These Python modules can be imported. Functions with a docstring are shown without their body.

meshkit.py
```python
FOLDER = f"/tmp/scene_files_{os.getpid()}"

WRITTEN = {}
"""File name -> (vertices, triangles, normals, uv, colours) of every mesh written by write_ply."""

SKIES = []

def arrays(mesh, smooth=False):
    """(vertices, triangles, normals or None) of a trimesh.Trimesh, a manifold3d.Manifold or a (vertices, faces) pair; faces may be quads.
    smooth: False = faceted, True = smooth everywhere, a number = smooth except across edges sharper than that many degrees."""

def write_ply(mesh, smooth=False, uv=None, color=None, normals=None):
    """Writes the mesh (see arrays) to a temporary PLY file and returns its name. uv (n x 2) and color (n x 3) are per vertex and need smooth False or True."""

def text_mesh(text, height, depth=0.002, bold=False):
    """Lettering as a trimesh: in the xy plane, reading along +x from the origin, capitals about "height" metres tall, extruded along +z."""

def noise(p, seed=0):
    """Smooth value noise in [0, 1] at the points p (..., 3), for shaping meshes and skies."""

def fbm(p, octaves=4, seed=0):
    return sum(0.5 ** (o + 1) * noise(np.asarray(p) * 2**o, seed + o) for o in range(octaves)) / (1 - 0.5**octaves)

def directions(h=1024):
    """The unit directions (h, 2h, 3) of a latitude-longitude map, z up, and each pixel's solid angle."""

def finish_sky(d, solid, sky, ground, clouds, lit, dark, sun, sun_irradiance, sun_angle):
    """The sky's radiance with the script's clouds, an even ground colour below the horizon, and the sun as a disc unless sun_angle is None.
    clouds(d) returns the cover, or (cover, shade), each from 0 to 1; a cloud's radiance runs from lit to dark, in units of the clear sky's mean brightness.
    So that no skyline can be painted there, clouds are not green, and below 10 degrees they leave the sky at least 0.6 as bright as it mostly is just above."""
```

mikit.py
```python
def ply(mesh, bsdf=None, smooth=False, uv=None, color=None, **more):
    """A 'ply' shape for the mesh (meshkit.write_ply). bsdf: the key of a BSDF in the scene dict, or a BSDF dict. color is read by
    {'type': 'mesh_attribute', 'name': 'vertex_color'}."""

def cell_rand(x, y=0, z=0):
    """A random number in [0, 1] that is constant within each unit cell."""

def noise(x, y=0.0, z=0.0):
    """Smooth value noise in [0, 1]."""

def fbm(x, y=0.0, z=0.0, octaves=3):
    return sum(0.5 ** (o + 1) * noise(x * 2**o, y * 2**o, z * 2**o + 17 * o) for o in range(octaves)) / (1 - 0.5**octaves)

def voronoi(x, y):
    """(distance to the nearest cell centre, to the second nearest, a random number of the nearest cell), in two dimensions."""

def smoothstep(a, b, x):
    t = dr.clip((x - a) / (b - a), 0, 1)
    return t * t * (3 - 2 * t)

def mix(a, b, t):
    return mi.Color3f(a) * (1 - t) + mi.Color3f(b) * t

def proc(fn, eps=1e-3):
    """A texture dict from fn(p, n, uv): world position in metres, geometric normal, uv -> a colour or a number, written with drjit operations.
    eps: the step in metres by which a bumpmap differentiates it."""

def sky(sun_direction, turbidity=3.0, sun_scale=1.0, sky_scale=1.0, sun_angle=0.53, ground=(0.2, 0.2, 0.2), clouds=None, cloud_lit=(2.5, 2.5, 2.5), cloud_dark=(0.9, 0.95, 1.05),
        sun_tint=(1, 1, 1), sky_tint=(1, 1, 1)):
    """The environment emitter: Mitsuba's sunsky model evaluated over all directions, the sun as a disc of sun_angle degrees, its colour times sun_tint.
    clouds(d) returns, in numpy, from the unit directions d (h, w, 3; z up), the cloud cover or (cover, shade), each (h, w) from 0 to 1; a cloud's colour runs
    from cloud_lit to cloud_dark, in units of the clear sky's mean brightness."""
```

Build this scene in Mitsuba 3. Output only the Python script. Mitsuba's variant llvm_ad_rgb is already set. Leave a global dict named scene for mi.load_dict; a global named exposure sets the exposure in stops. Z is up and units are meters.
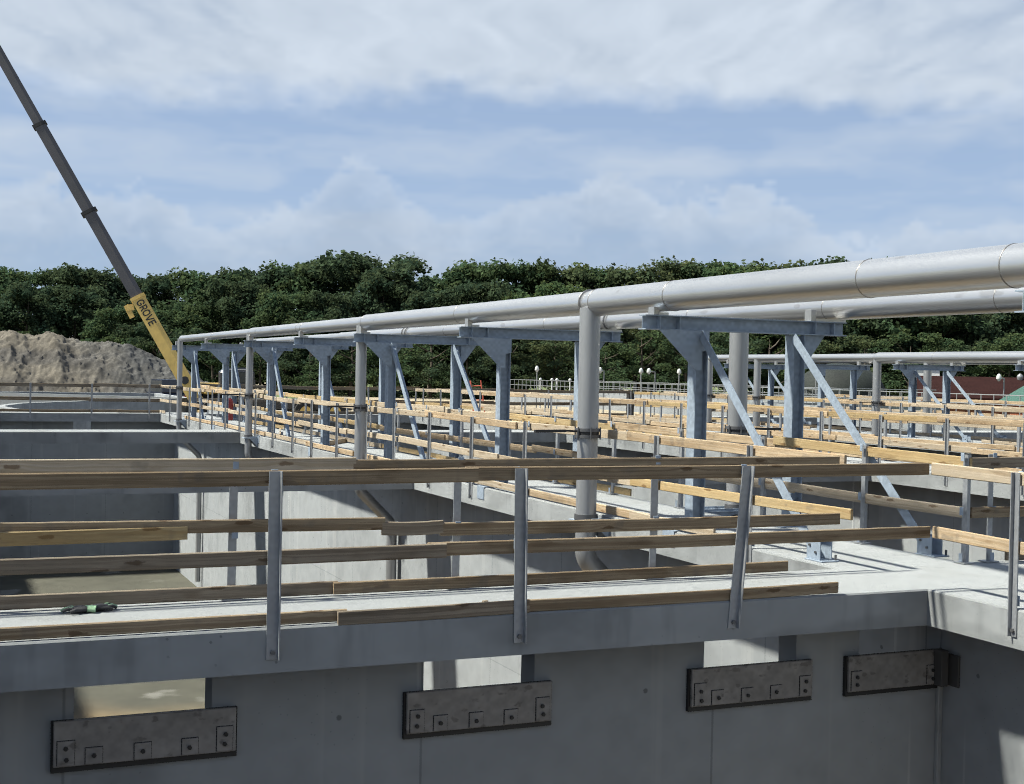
import math, random
import numpy as np, trimesh
import mitsuba as mi, mikit, meshkit
from mikit import noise, fbm, voronoi, smoothstep, mix
from shapely.geometry import Polygon, box as sbox
from shapely.ops import unary_union
import drjit as dr

T = mi.ScalarTransform4f
scene, labels = {'type': 'scene'}, {}
exposure = 1.85

# ------------------------------------------------------------------ camera, sky
EYE = np.array([0, 0, 1.65])
YAW, PIT, ROL, FPX = 0.4120, 0.0146, 0.0201, 1331.9
_f = np.array([math.sin(YAW) * math.cos(PIT), math.cos(YAW) * math.cos(PIT), -math.sin(PIT)])
_r = np.array([math.cos(YAW), -math.sin(YAW), 0])
_u = np.cross(_r, _f)
_up = -_r * math.sin(ROL) + _u * math.cos(ROL)
scene['camera'] = {
    'type': 'perspective', 'fov': math.degrees(2 * math.atan(512 / FPX)), 'fov_axis': 'x',
    'near_clip': 0.1, 'far_clip': 3000.0,
    'to_world': T().look_at(origin=EYE.tolist(), target=(EYE + _f).tolist(), up=_up.tolist()),
    'film': {'type': 'hdrfilm', 'width': 1024, 'height': 784}}

SUN = (-0.68, 0.20, 1.0)


def clouds(d):
    F_ = meshkit.fbm
    el = np.degrees(np.arcsin(np.clip(d[..., 2], -1, 1)))
    az = np.degrees(np.arctan2(d[..., 0], d[..., 1]))
    Z = 0 * az
    S = lambda x: np.clip(x, 0, 1) ** 2 * (3 - 2 * np.clip(x, 0, 1))  # noqa: E731
    # a broken sheet of cloud overhead, seen flat from below
    k = 1.0 / np.maximum(d[..., 2], 0.05)
    P = np.stack([d[..., 0] * k, d[..., 1] * k, Z], -1)
    W = np.stack([F_(P * 1.7, 3, 90) - .5, F_(P * 1.7, 3, 91) - .5, Z], -1)
    ca, sa = math.cos(YAW), math.sin(YAW)
    P = np.stack([P[..., 0] * ca - P[..., 1] * sa, P[..., 0] * sa + P[..., 1] * ca, Z], -1)      # across and along the drift of the sheet
    big = F_(P * 0.55 + 3.1, 5, 11)
    mid = F_((P + .5 * W) * np.array([4.6, 1.5, 1.0]) + 7.7, 5, 23)
    fine = F_((P + .35 * W) * np.array([15.0, 4.2, 1.0]) + 2.2, 4, 29)
    edge = 11.4 + 1.6 * (F_(np.stack([az / 5.0, el / 2.0, Z], -1), 5, 5) - 0.5) + 1.3 * (F_(np.stack([az / 1.3, el / 0.8, Z], -1), 4, 6) - 0.5)
    layer = S((el - edge + 0.5) / 1.5)
    layer = layer * np.clip(0.90 + 1.5 * (big - 0.42) + 0.9 * (mid - 0.48) + .35 * (fine - .5), 0.2, 1.0)
    layer *= 1 - 0.7 * np.clip((el - 24) / 26, 0, 1)
    # heaped clouds low in the sky
    A = np.stack([az / 3.4, el / 2.2, Z], -1)
    Wa = np.stack([F_(A * 1.6, 3, 92) - .5, F_(A * 1.6, 3, 93) - .5, Z], -1)
    A = A + .5 * Wa
    bumps = 6.6 + 4.0 * (F_(np.stack([az / 10.5 + 0.35, Z, Z], -1), 3, 41) - 0.5)
    bumps = bumps + 2.9 * np.exp(-((az - 16.8) / 2.8) ** 2) + 1.0 * np.exp(-((az - 28.6) / 2.4) ** 2) + 1.3 * np.exp(-((az - 34.3) / 1.9) ** 2)
    puff = F_(A * 1.6, 5, 8) - 0.5 + .55 * (np.abs(F_(A * 3.2, 3, 18) - .5) - .12) + .30 * (F_(A * 9.0, 4, 9) - 0.5)
    bumps = bumps + 2.6 * puff
    dep = bumps - el
    heap = S(dep / 0.55) * np.clip(0.80 - dep / 6.0, 0.10, 1)
    heap *= np.clip(0.45 + 1.0 * F_(np.stack([az / 6.0, el / 4.0, Z], -1), 4, 77), 0.25, 1.0)
    wisp = F_(np.stack([az / 6.0, el / 0.9, Z], -1) + .8 * Wa, 5, 61)
    veil = (0.40 + 0.9 * np.clip(wisp - 0.38, 0, 1)) * np.clip((30 - el) / 10, 0, 1)
    low = 0.55 * np.exp(-np.maximum(el, 0) / 4.5)
    cover = 1 - (1 - layer) * (1 - 0.92 * heap) * (1 - veil) * (1 - low)
    sh_l = 0.42 + 1.0 * (0.48 - mid) + 0.85 * (0.5 - fine) + 0.7 * (.47 - big)
    sh_h = 0.22 + np.clip(dep / 3.0, 0, 1) * 0.8 + 0.6 * (.5 - F_(A * 3.5, 4, 33))
    w = layer / (layer + heap + 1e-3)
    shade = w * sh_l + (1 - w) * np.where(heap > .05, sh_h, .35)
    return np.clip(cover, 0, 1), np.clip(shade, 0, 1)


scene['sky'] = mikit.sky(SUN, turbidity=3, sky_scale=0.74, sun_scale=1.95, sun_angle=3.0, clouds=clouds, cloud_lit=(2.50, 2.82, 3.22), cloud_dark=(1.80, 2.12, 2.54), sun_tint=(.85, 1.0, 1.15), sky_tint=(.84, 1.0, 1.15))

# ------------------------------------------------------------------ materials
def principled(name, color, rough=0.6, metallic=0.0, two=True, bump=None, bscale=0.0, **kw):
    b = {'type': 'principled', 'base_color': color if isinstance(color, dict) else {'type': 'rgb', 'value': list(color)},
         'roughness': rough, 'metallic': metallic, **kw}
    if bump is not None:
        b = {'type': 'bumpmap', 'arbitrary': bump, 'scale': bscale, 'bsdf': b}
    scene[name] = {'type': 'twosided', 'bsdf': b} if two else b
    return name


def C(*v):
    return mi.Color3f(*v)


def f_deck(p, n, uv):
    side = smoothstep(0.3, 0.0, dr.abs(n.z))
    a = fbm(p.x * 0.55, p.y * 0.55, p.z, 4)
    b = fbm(p.x * 5, p.y * 5, p.z * 5, 4)
    h = p.x + p.y
    s = fbm(h * 2.2, 3.1, p.z * 1.5, 5)
    c = mix(C(.182, .191, .197), C(.218, .227, .233), a)
    c = c * (0.95 + 0.10 * b)
    # formed faces: pale laitance, damp blotches and runs; trowelled top: faint scuffs
    c = c * (1.0 + side * (0.20 + 0.46 * (s - 0.5)))
    blot = smoothstep(0.52, 0.70, fbm(h * 0.9, 7.0, p.z * 1.6, 5))
    c = c * (1.0 - side * 0.20 * blot)
    run = smoothstep(0.52, 0.80, fbm(h * 9.0, 2.2, p.z * 1.1, 4))
    c = c * (1.0 - side * 0.18 * run)
    st = smoothstep(0.58, 0.72, fbm(p.x * 1.3 + 9, p.y * 1.3, p.z * .3 + 2, 5)) * (1 - side)
    c = mix(c, c * C(.84, .82, .78), st * 0.4)
    spl = smoothstep(0.70, 0.80, fbm(p.x * 8.0, p.y * 8.0, 3.0, 4)) * (1 - side)
    c = c * (1.0 - 0.10 * spl)
    pit = smoothstep(0.07, 0.03, voronoi(h * 6.0, p.z * 6.0 + p.x)[0])
    return c * (1.0 - 0.4 * pit * smoothstep(0.5, 0.7, noise(p.x * 2.0, p.y * 2.0, p.z * 2.0)))


def f_wall(p, n, uv):
    h = p.x + p.y
    panel = mikit.cell_rand(dr.floor(h / 2.4), 3.0, dr.floor(p.z / 2.7))
    a = fbm(p.x * 0.8, p.y * 0.8, p.z * 0.45, 5)
    streak = fbm(h * 4.2, 1.7, p.z * 0.25, 4)
    c = mix(C(.205, .218, .232), C(.278, .292, .305), 0.45 * a + 0.22 * panel + 0.33 * streak)
    b = fbm(p.x * 6, p.y * 6, p.z * 6, 3)
    c = c * (0.90 + 0.20 * b)
    joint = smoothstep(0.014, 0.004, dr.abs(h / 2.4 - dr.round(h / 2.4)) * 2.4) * 0.30
    lift = smoothstep(0.012, 0.004, dr.abs(p.z / 2.7 - dr.round(p.z / 2.7)) * 2.7) * 0.22
    tie = smoothstep(0.022, 0.015, dr.sqrt(dr.square((h / 1.2 - dr.floor(h / 1.2) - 0.5) * 1.2) + dr.square((p.z / 1.35 - dr.floor(p.z / 1.35) - 0.45) * 1.35))) * 0.45
    run = smoothstep(0.60, 0.74, fbm(h * 7.0, 4.4, p.z * 0.10, 4))
    c = mix(c, C(.33, .335, .335), run * 0.35)
    lime = smoothstep(0.76, 0.84, fbm(h * 9.0, 6.4, p.z * 0.16, 3))
    c = mix(c, C(.46, .46, .45), lime * 0.5)
    dark = smoothstep(0.52, 0.74, fbm(h * 1.1 + 4, 8.1, p.z * 0.5, 5))
    bug = smoothstep(0.06, 0.03, voronoi(h * 9.0, p.z * 9.0)[0]) * smoothstep(.55, .7, noise(h * 1.5, p.z * 1.5, 6.0))
    return c * (1.0 - joint) * (1.0 - lift) * (1.0 - tie) * (1.0 - 0.20 * dark) * (1.0 - 0.22 * bug)


def f_sediment(p, n, uv):
    a = fbm(p.x * 0.35, p.y * 0.35, 0.0, 4)
    b = fbm(p.x * 2.0, p.y * 2.0, 1.0, 3)
    c = mix(C(.115, .080, .042), C(.18, .135, .075), a)
    c = mix(c, mix(C(.040, .040, .031), C(.072, .069, .052), a), smoothstep(26.0, 31.0, p.y + 3.0 * noise(p.x * .7, p.y * .7, 2.0)))
    c = c * (0.8 + 0.4 * b)
    return mix(c, C(.20, .195, .18), smoothstep(0.60, 0.76, fbm(p.x * 0.9 + 3, p.y * 0.9, 5.0, 5)) * 0.55)


def f_ground(p, n, uv):
    a = fbm(p.x * 0.06, p.y * 0.06, 0.0, 4)
    b = fbm(p.x * 1.1, p.y * 1.1, 0.0, 4)
    c = mix(C(.20, .17, .12), C(.07, .09, .035), smoothstep(0.42, 0.58, a))
    return c * (0.7 + 0.6 * b)


def f_sand(p, n, uv):
    a = fbm(p.x * 0.22 + 2, p.y * 0.3, p.z * 0.5, 4)
    b = fbm(p.x * 2.2, p.y * 1.3, p.z * 0.8, 4)
    c = mix(C(.128, .115, .096), C(.088, .082, .075), smoothstep(0.42, 0.62, a))
    grey = smoothstep(9.0, 15.5, p.x + 3 * noise(p.x * .4, p.z * .6, 3.0))
    c = mix(c, C(.070, .073, .076), grey * 0.75)
    clod = fbm(p.x * 6.0, p.y * 6.0, p.z * 6.0, 3)
    return c * (0.55 + 0.80 * b) * (0.72 + 0.56 * clod)


def wood(light, dark, seed):
    def fn(p, n, uv):
        x, y = uv.x, uv.y
        d1, d2, r = voronoi(x * 2.6 + seed, y * 11.0)
        on = smoothstep(0.74, 0.78, r)
        near = smoothstep(0.55, 0.0, d1) * on
        w = 0.022 * noise(x * 1.1, y * 5.0, seed) + 0.008 * noise(x * 4, y * 12, seed) + 0.02 * near
        g = fbm(x * 0.7, (y + w) * 95.0, seed, 3)
        fib = noise(x * 14.0, (y + w) * 420.0, seed + 2)
        big = fbm(x * 0.8, y * 7.0, seed + 5, 4)
        blot = fbm(x * 5.0, y * 16.0, seed + 9, 3)
        c = mix(C(*light), C(*dark), smoothstep(0.28, 0.72, g))
        c = c * (0.82 + 0.30 * fib) * (0.62 + 0.70 * big) * (0.84 + 0.32 * blot)
        knot = smoothstep(0.20, 0.10, d1 + 0.10 * (noise(x * 40, y * 90, 1.0) - 0.5)) * on
        c = mix(c, C(*dark) * C(.42, .34, .28), knot * 0.8)
        stain = smoothstep(0.60, 0.78, fbm(x * 3.0 + 11, y * 14.0, seed, 4))
        c = mix(c, c * C(.58, .52, .46), stain * 0.6)
        dirt = smoothstep(0.66, 0.80, fbm(x * 9.0, y * 9.0, seed + 20, 3))
        return mix(c, C(.10, .09, .08), dirt * 0.35)
    return fn


def f_galv(p, n, uv):
    a = fbm(p.x * 2.2, p.y * 2.2, p.z * 1.1, 4)
    sp = noise(p.x * 26, p.y * 26, p.z * 26)
    v = fbm(p.x * 7.0, p.y * 7.0, p.z * 2.0, 4)
    c = mix(C(.185, .222, .272), C(.305, .362, .438), 0.45 * a + 0.55 * v)
    c = c * (0.84 + 0.32 * sp)
    white = smoothstep(0.66, 0.78, fbm(p.x * 11.0, p.y * 11.0, p.z * 3.0 + 4, 4))
    return mix(c, C(.38, .43, .50), white * 0.4)


def f_pipe(p, n, uv):
    a = fbm(p.x * 3.0, p.y * 0.5, p.z * 3.0, 5)
    b = fbm(p.x * 8.0, p.y * 1.6, p.z * 8.0, 3)
    c = mix(C(.52, .52, .52), C(.68, .68, .685), a) * (0.93 + 0.14 * b)
    # heat tint burns beside a few welds
    k = smoothstep(0.73, 0.80, fbm(p.y * 2.6 + 2, p.z * 6.0, p.x * 3.0, 3))
    return mix(c, C(.38, .36, .34), k * 0.45)


def f_vpipe(p, n, uv):
    a = fbm(p.x * 6.0, p.y * 6.0, p.z * 0.8, 4)
    b = fbm(p.x * 20.0, p.y * 20.0, p.z * 2.0, 3)
    return mix(C(.28, .285, .295), C(.38, .385, .395), a) * (0.9 + 0.2 * b)


def f_plate(p, n, uv):
    a = fbm(p.x * 4.0, p.y * 4.0, p.z * 5.0, 5)
    b = fbm(p.x * 22.0, 3.0, p.z * 18.0, 3)
    c = mix(C(.15, .142, .138), C(.24, .23, .225), a) * (0.75 + 0.5 * b)
    return mix(c, C(.07, .062, .058), smoothstep(0.64, 0.78, fbm(p.x * 14 + 5, 1.0, p.z * 16, 4)) * 0.6)


def f_crane(p, n, uv):
    a = fbm(p.x * 1.5, p.y * 1.5, p.z * 1.5, 4)
    return mix(C(.54, .36, .09), C(.66, .46, .14), a) * (0.80 + 0.4 * fbm(p.x * 6, p.y * 6, p.z * 3, 4))


def f_boom(p, n, uv):
    a = fbm(p.x * 1.5, p.y * 1.5, p.z * 1.5, 4)
    return mix(C(.065, .062, .066), C(.095, .09, .095), a)


def f_brick(p, n, uv):
    row = dr.floor(p.z / 0.08)
    u = (p.x * 0.7 - p.y * 0.7) / 0.24 + 0.5 * (row - 2 * dr.floor(row / 2))
    return mix(C(.20, .065, .035), C(.30, .11, .06), mikit.cell_rand(dr.floor(u), row))


def f_tile(p, n, uv):
    return mix(C(.017, .0065, .006), C(.028, .011, .010), fbm(p.x * 1.5, p.y * 1.5, p.z * 3, 4))


P_ = mikit.proc
principled('mat_deck', P_(f_deck), 0.88, bump=P_(lambda p, n, uv: fbm(p.x * 18, p.y * 18, p.z * 18, 3), 2e-3), bscale=0.004, specular=0.25)
principled('mat_wall', P_(f_wall), 0.9, bump=P_(lambda p, n, uv: fbm(p.x * 9, p.y * 9, p.z * 7, 3), 2e-3), bscale=0.004, specular=0.25)
principled('mat_sediment', P_(f_sediment), 0.8)
principled('mat_ground', P_(f_ground), 0.95)
principled('mat_sand', P_(f_sand), 0.97, specular=0.1)
WOODS = {'new': ((.385, .300, .205), (.315, .225, .138)), 'honey': ((.375, .285, .160), (.31, .215, .105)),
         'pale': ((.385, .325, .252), (.31, .245, .17)), 'brown': ((.262, .203, .138), (.178, .128, .08)), 'grey': ((.24, .198, .152), (.162, .127, .092))}
for i, (k, (a, b)) in enumerate(WOODS.items()):
    principled('mat_wood_' + k, P_(wood(a, b, 3.7 * i + 1)), 0.8, specular=0.2)
principled('mat_galv', P_(f_galv), 0.55, metallic=0.15, specular=0.35)
principled('mat_post', P_(lambda p, n, uv: mix(C(.24, .25, .27), C(.34, .35, .365), fbm(p.x * 9, p.y * 9, p.z * 2.2, 4)) * (0.9 + .2 * noise(p.x * 40, p.y * 40, p.z * 40))), 0.5, metallic=0.5)
principled('mat_pipe', P_(f_pipe), 0.30, metallic=0.85)
principled('mat_vpipe', P_(f_vpipe), 0.45, metallic=0.6)
principled('mat_plate', P_(f_plate), 0.6, metallic=0.2)
principled('mat_black', (.012, .012, .013), 0.6)
principled('mat_lever', (.02, .019, .02), 0.4)
principled('mat_bolt', (.13, .13, .135), 0.45, metallic=0.6)
principled('mat_steel', (.48, .47, .46), 0.35, metallic=0.8)
principled('mat_weld', P_(lambda p, n, uv: mix(C(.22, .20, .18), C(.42, .41, .40), fbm(p.x * 30, p.y * 30, p.z * 30, 3))), 0.4, metallic=0.8)
principled('mat_plate_dark', (.055, .054, .054), 0.6)
principled('mat_crane', P_(f_crane), 0.45, clearcoat=0.2)
principled('mat_boom', P_(f_boom), 0.45, metallic=0.2)
principled('mat_tyre', (.02, .02, .02), 0.85)
principled('mat_glass', (.03, .035, .04), 0.08, specular=0.6)
principled('mat_carblue', (.010, .015, .030), 0.25, clearcoat=0.8)
principled('mat_carblack', (.014, .015, .018), 0.25, clearcoat=0.8)
principled('mat_red', (.26, .028, .026), 0.45)
principled('mat_redpost', (.62, .12, .08), 0.55)
principled('mat_white', (.62, .62, .62), 0.5)
principled('mat_offwhite', (.45, .46, .46), 0.6)
principled('mat_rail_metal', (.25, .26, .27), 0.45, metallic=0.4)
principled('mat_brick', P_(f_brick), 0.9)
principled('mat_tile', P_(f_tile), 0.9, specular=0.1)
principled('mat_teal', (.030, .085, .070), 0.8)
principled('mat_dome', P_(lambda p, n, uv: mix(C(.006, .008, .008), C(.016, .022, .018), fbm(p.x, p.y, p.z, 3))), 0.8)
principled('mat_glove_black', P_(lambda p, n, uv: mix(C(.012, .012, .014), C(.05, .05, .055), fbm(p.x * 40, p.y * 40, p.z * 40, 3))), 0.8)
principled('mat_glove_green', P_(lambda p, n, uv: mix(C(.12, .24, .13), C(.30, .45, .30), fbm(p.x * 50, p.y * 50, p.z * 50, 3))), 0.8)
principled('mat_bark', P_(lambda p, n, uv: mix(C(.05, .04, .03), C(.11, .09, .07), fbm(p.x * 4, p.y * 4, p.z * 1.2, 3))), 0.95)
principled('mat_yellow', (.75, .65, .05), 0.5)
for nm, m in (('mat_leaf', .5),):
    scene[nm] = {'type': 'principledthin', 'base_color': {'type': 'mesh_attribute', 'name': 'vertex_color'}, 'roughness': 0.6, 'diff_trans': 0.8, 'spec_trans': 0.0}

# ------------------------------------------------------------------ helpers
def numbered(base):
    if base not in scene and base not in labels:
        return base
    k = 1
    while f'{base}_{k:03d}' in scene or f'{base}_{k:03d}' in labels:
        k += 1
    return f'{base}_{k:03d}'


_next = {}
def part_key(holder, name):
    base = f'{holder}__{name}'
    k = _next.get(base, 0)
    _next[base] = k + 1
    return base if k == 0 else f'{base}_{k:03d}'


def thing(name, label, category=None, group=None, kind=None):
    key = numbered(name)
    labels[key] = {'label': label}
    if category: labels[key]['category'] = category
    if group: labels[key]['group'] = group
    if kind: labels[key]['kind'] = kind
    return key


def put(key, mesh, mat, smooth=False, **kw):
    scene[key] = mesh_dict(mesh, mat, smooth, **kw)
    return key


def mesh_dict(mesh, mat, smooth=False, **kw):
    return mikit.ply(mesh, mat, smooth=smooth, **kw)


def part(holder, name, mesh, mat, smooth=False, label=None, **kw):
    k = part_key(holder, name)
    put(k, mesh, mat, smooth, **kw)
    if label: labels[k] = {'label': label}
    return k


def reuse(holder, name, d, M):
    k = part_key(holder, name)
    scene[k] = {**d, 'to_world': M}
    return k


def cat(ms):
    return trimesh.util.concatenate(ms)


def bx(x0, x1, y0, y1, z0, z1):
    m = trimesh.creation.box((x1 - x0, y1 - y0, z1 - z0))
    m.apply_translation(((x0 + x1) / 2, (y0 + y1) / 2, (z0 + z1) / 2))
    return m


def rbx(x0, x1, y0, y1, z0, z1, c):
    """a box with chamfered edges"""
    pts = []
    for sx in (0, 1):
        for sy in (0, 1):
            for sz in (0, 1):
                q = [x1 - 0 if sx else x0, y1 if sy else y0, z1 if sz else z0]
                s = [(-1 if sx else 1), (-1 if sy else 1), (-1 if sz else 1)]
                for k in range(3):
                    v = [q[j] + (c * s[j] if j != k else 0) for j in range(3)]
                    pts.append(v)
    return trimesh.convex.convex_hull(np.array(pts))


def frame_mat(o, ex, ey, ez):
    M = np.eye(4)
    M[:3, 0], M[:3, 1], M[:3, 2], M[:3, 3] = ex, ey, ez, o
    return M


def unit(v):
    v = np.asarray(v, float)
    return v / np.linalg.norm(v)


def bar(A, B, prof, side=(0, 0, 1)):
    """a profile polygon (in side x other) extruded from A to B; profile x along 'other', y along 'side'"""
    A, B = np.asarray(A, float), np.asarray(B, float)
    L = np.linalg.norm(B - A)
    ez = (B - A) / L
    ey = unit(np.asarray(side, float) - ez * np.dot(side, ez))
    ex = np.cross(ey, ez)
    m = trimesh.creation.extrude_polygon(Polygon(prof) if not isinstance(prof, Polygon) else prof, L, engine='earcut')
    m.apply_transform(frame_mat(A, ex, ey, ez))
    return m


def rect(w, h):
    return [(-w / 2, -h / 2), (w / 2, -h / 2), (w / 2, h / 2), (-w / 2, h / 2)]


def tube(pts, rad, n=24, caps=True):
    """a round tube along a polyline; rad is a number or one per point"""
    p = np.asarray(pts, float)
    r = np.broadcast_to(np.asarray(rad, float), (len(p),))
    t = np.gradient(p, axis=0)
    for i in range(1, len(p) - 1):
        a, b = unit(p[i] - p[i - 1]) if np.linalg.norm(p[i] - p[i - 1]) > 1e-9 else t[i], unit(p[i + 1] - p[i]) if np.linalg.norm(p[i + 1] - p[i]) > 1e-9 else t[i]
        t[i] = a + b
    t /= np.linalg.norm(t, axis=1, keepdims=True)
    ref = np.array([0, 0, 1.0]) if abs(t[0][2]) < 0.9 else np.array([1.0, 0, 0])
    a = unit(np.cross(t[0], ref))
    V = []
    ang = np.arange(n) * 2 * np.pi / n
    for i in range(len(p)):
        a = unit(a - t[i] * np.dot(a, t[i]))
        b = np.cross(t[i], a)
        V.append(p[i] + r[i] * (np.cos(ang)[:, None] * a + np.sin(ang)[:, None] * b))
    V = np.vstack(V)
    F = []
    for i in range(len(p) - 1):
        for j in range(n):
            q = [i * n + j, i * n + (j + 1) % n, (i + 1) * n + (j + 1) % n, (i + 1) * n + j]
            F += [[q[0], q[1], q[2]], [q[0], q[2], q[3]]]
    V = list(V)
    if caps:
        for base, flip, c in ((0, True, p[0]), ((len(p) - 1) * n, False, p[-1])):
            V.append(c)
            ci = len(V) - 1
            for j in range(n):
                f = [ci, base + j, base + (j + 1) % n]
                F.append(f[::-1] if flip else f)
    return trimesh.Trimesh(np.array(V), np.array(F), process=False)


def bend(pts, R, k=7):
    """round the corners of a polyline"""
    p = [np.asarray(q, float) for q in pts]
    out = [p[0]]
    for i in range(1, len(p) - 1):
        a, b = unit(p[i - 1] - p[i]), unit(p[i + 1] - p[i])
        half = math.acos(max(-1, min(1, np.dot(a, b)))) / 2
        d = min(R / math.tan(half), 0.48 * np.linalg.norm(p[i - 1] - p[i]), 0.48 * np.linalg.norm(p[i + 1] - p[i]))
        s, e = p[i] + a * d, p[i] + b * d
        for t in np.linspace(0, 1, k):
            out.append((1 - t) ** 2 * s + 2 * t * (1 - t) * p[i] + t * t * e)
    out.append(p[-1])
    return np.array(out)


def cyl(A, B, r, n=12):
    return tube([A, B], r, n)


rng = random.Random(20)
nrng = np.random.default_rng(4)


def board_mesh(A, B, h, t, bow=0.012, cuts=8):
    """a plank on edge from A to B (ends of its lower centre line); returns mesh, uv (u runs along the grain in metres)"""
    A, B = np.asarray(A, float), np.asarray(B, float)
    L = np.linalg.norm(B - A)
    ex = (B - A) / L
    ey = unit(np.cross([0, 0, 1], ex))
    ez = np.cross(ex, ey)
    s = np.linspace(0, 1, cuts + 1)
    bw = bow * math.sin(rng.uniform(0, 6)) * np.sin(np.pi * s) + 0.3 * bow * np.sin(2 * np.pi * s) * rng.uniform(-1, 1)
    sg = -abs(bow) * rng.uniform(0, 0.6) * np.sin(np.pi * s)
    tw = rng.uniform(-.03, .03) + rng.uniform(-.05, .05) * (s - .5)
    c = 0.006
    ring = [(-t / 2 + c, 0), (t / 2 - c, 0), (t / 2, c), (t / 2, h - c), (t / 2 - c, h), (-t / 2 + c, h), (-t / 2, h - c), (-t / 2, c)]
    V, UV, F = [], [], []
    uo, vo = rng.uniform(0, 60), rng.uniform(0, 60)
    pos = []
    for i, si in enumerate(s):
        o = A + ex * L * si + ey * bw[i] + ez * sg[i]
        row = []
        for (y, z) in ring:
            yy = y + tw[i] * (z - h / 2)
            row.append(o + ey * yy + ez * z)
        pos.append(row)
    vv = 0
    for k in range(8):
        k2 = (k + 1) % 8
        w = math.dist(ring[k], ring[k2])
        base = len(V)
        for i, si in enumerate(s):
            V += [pos[i][k], pos[i][k2]]
            UV += [(uo + L * si, vo + vv), (uo + L * si, vo + vv + w)]
        for i in range(cuts):
            a = base + 2 * i
            F += [[a, a + 3, a + 1], [a, a + 2, a + 3]]
        vv += w
    for i, flip in ((0, False), (cuts, True)):
        base = len(V)
        for k in range(8):
            V.append(pos[i][k]); UV.append((uo + ring[k][0] * .2, vo + ring[k][1]))
        for k in range(1, 7):
            f = [base, base + k, base + k + 1]
            F.append(f[::-1] if flip else f)
    m = trimesh.Trimesh(np.array(V), np.array(F), process=False)
    # orient outward
    if m.volume < 0:
        m.invert()
    return m, np.array(UV)


def board(holder, A, B, h=0.10, t=0.028, tone='new', name='board', bow=0.012, label=None):
    m, uv = board_mesh(A, B, h, t, bow)
    return part(holder, name, m, 'mat_wood_' + tone, uv=uv, label=label)


def bolt_head(c, axis, r=0.012, h=0.01):
    c, axis = np.asarray(c, float), unit(axis)
    return tube([c, c + axis * h], r, 6)

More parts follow.
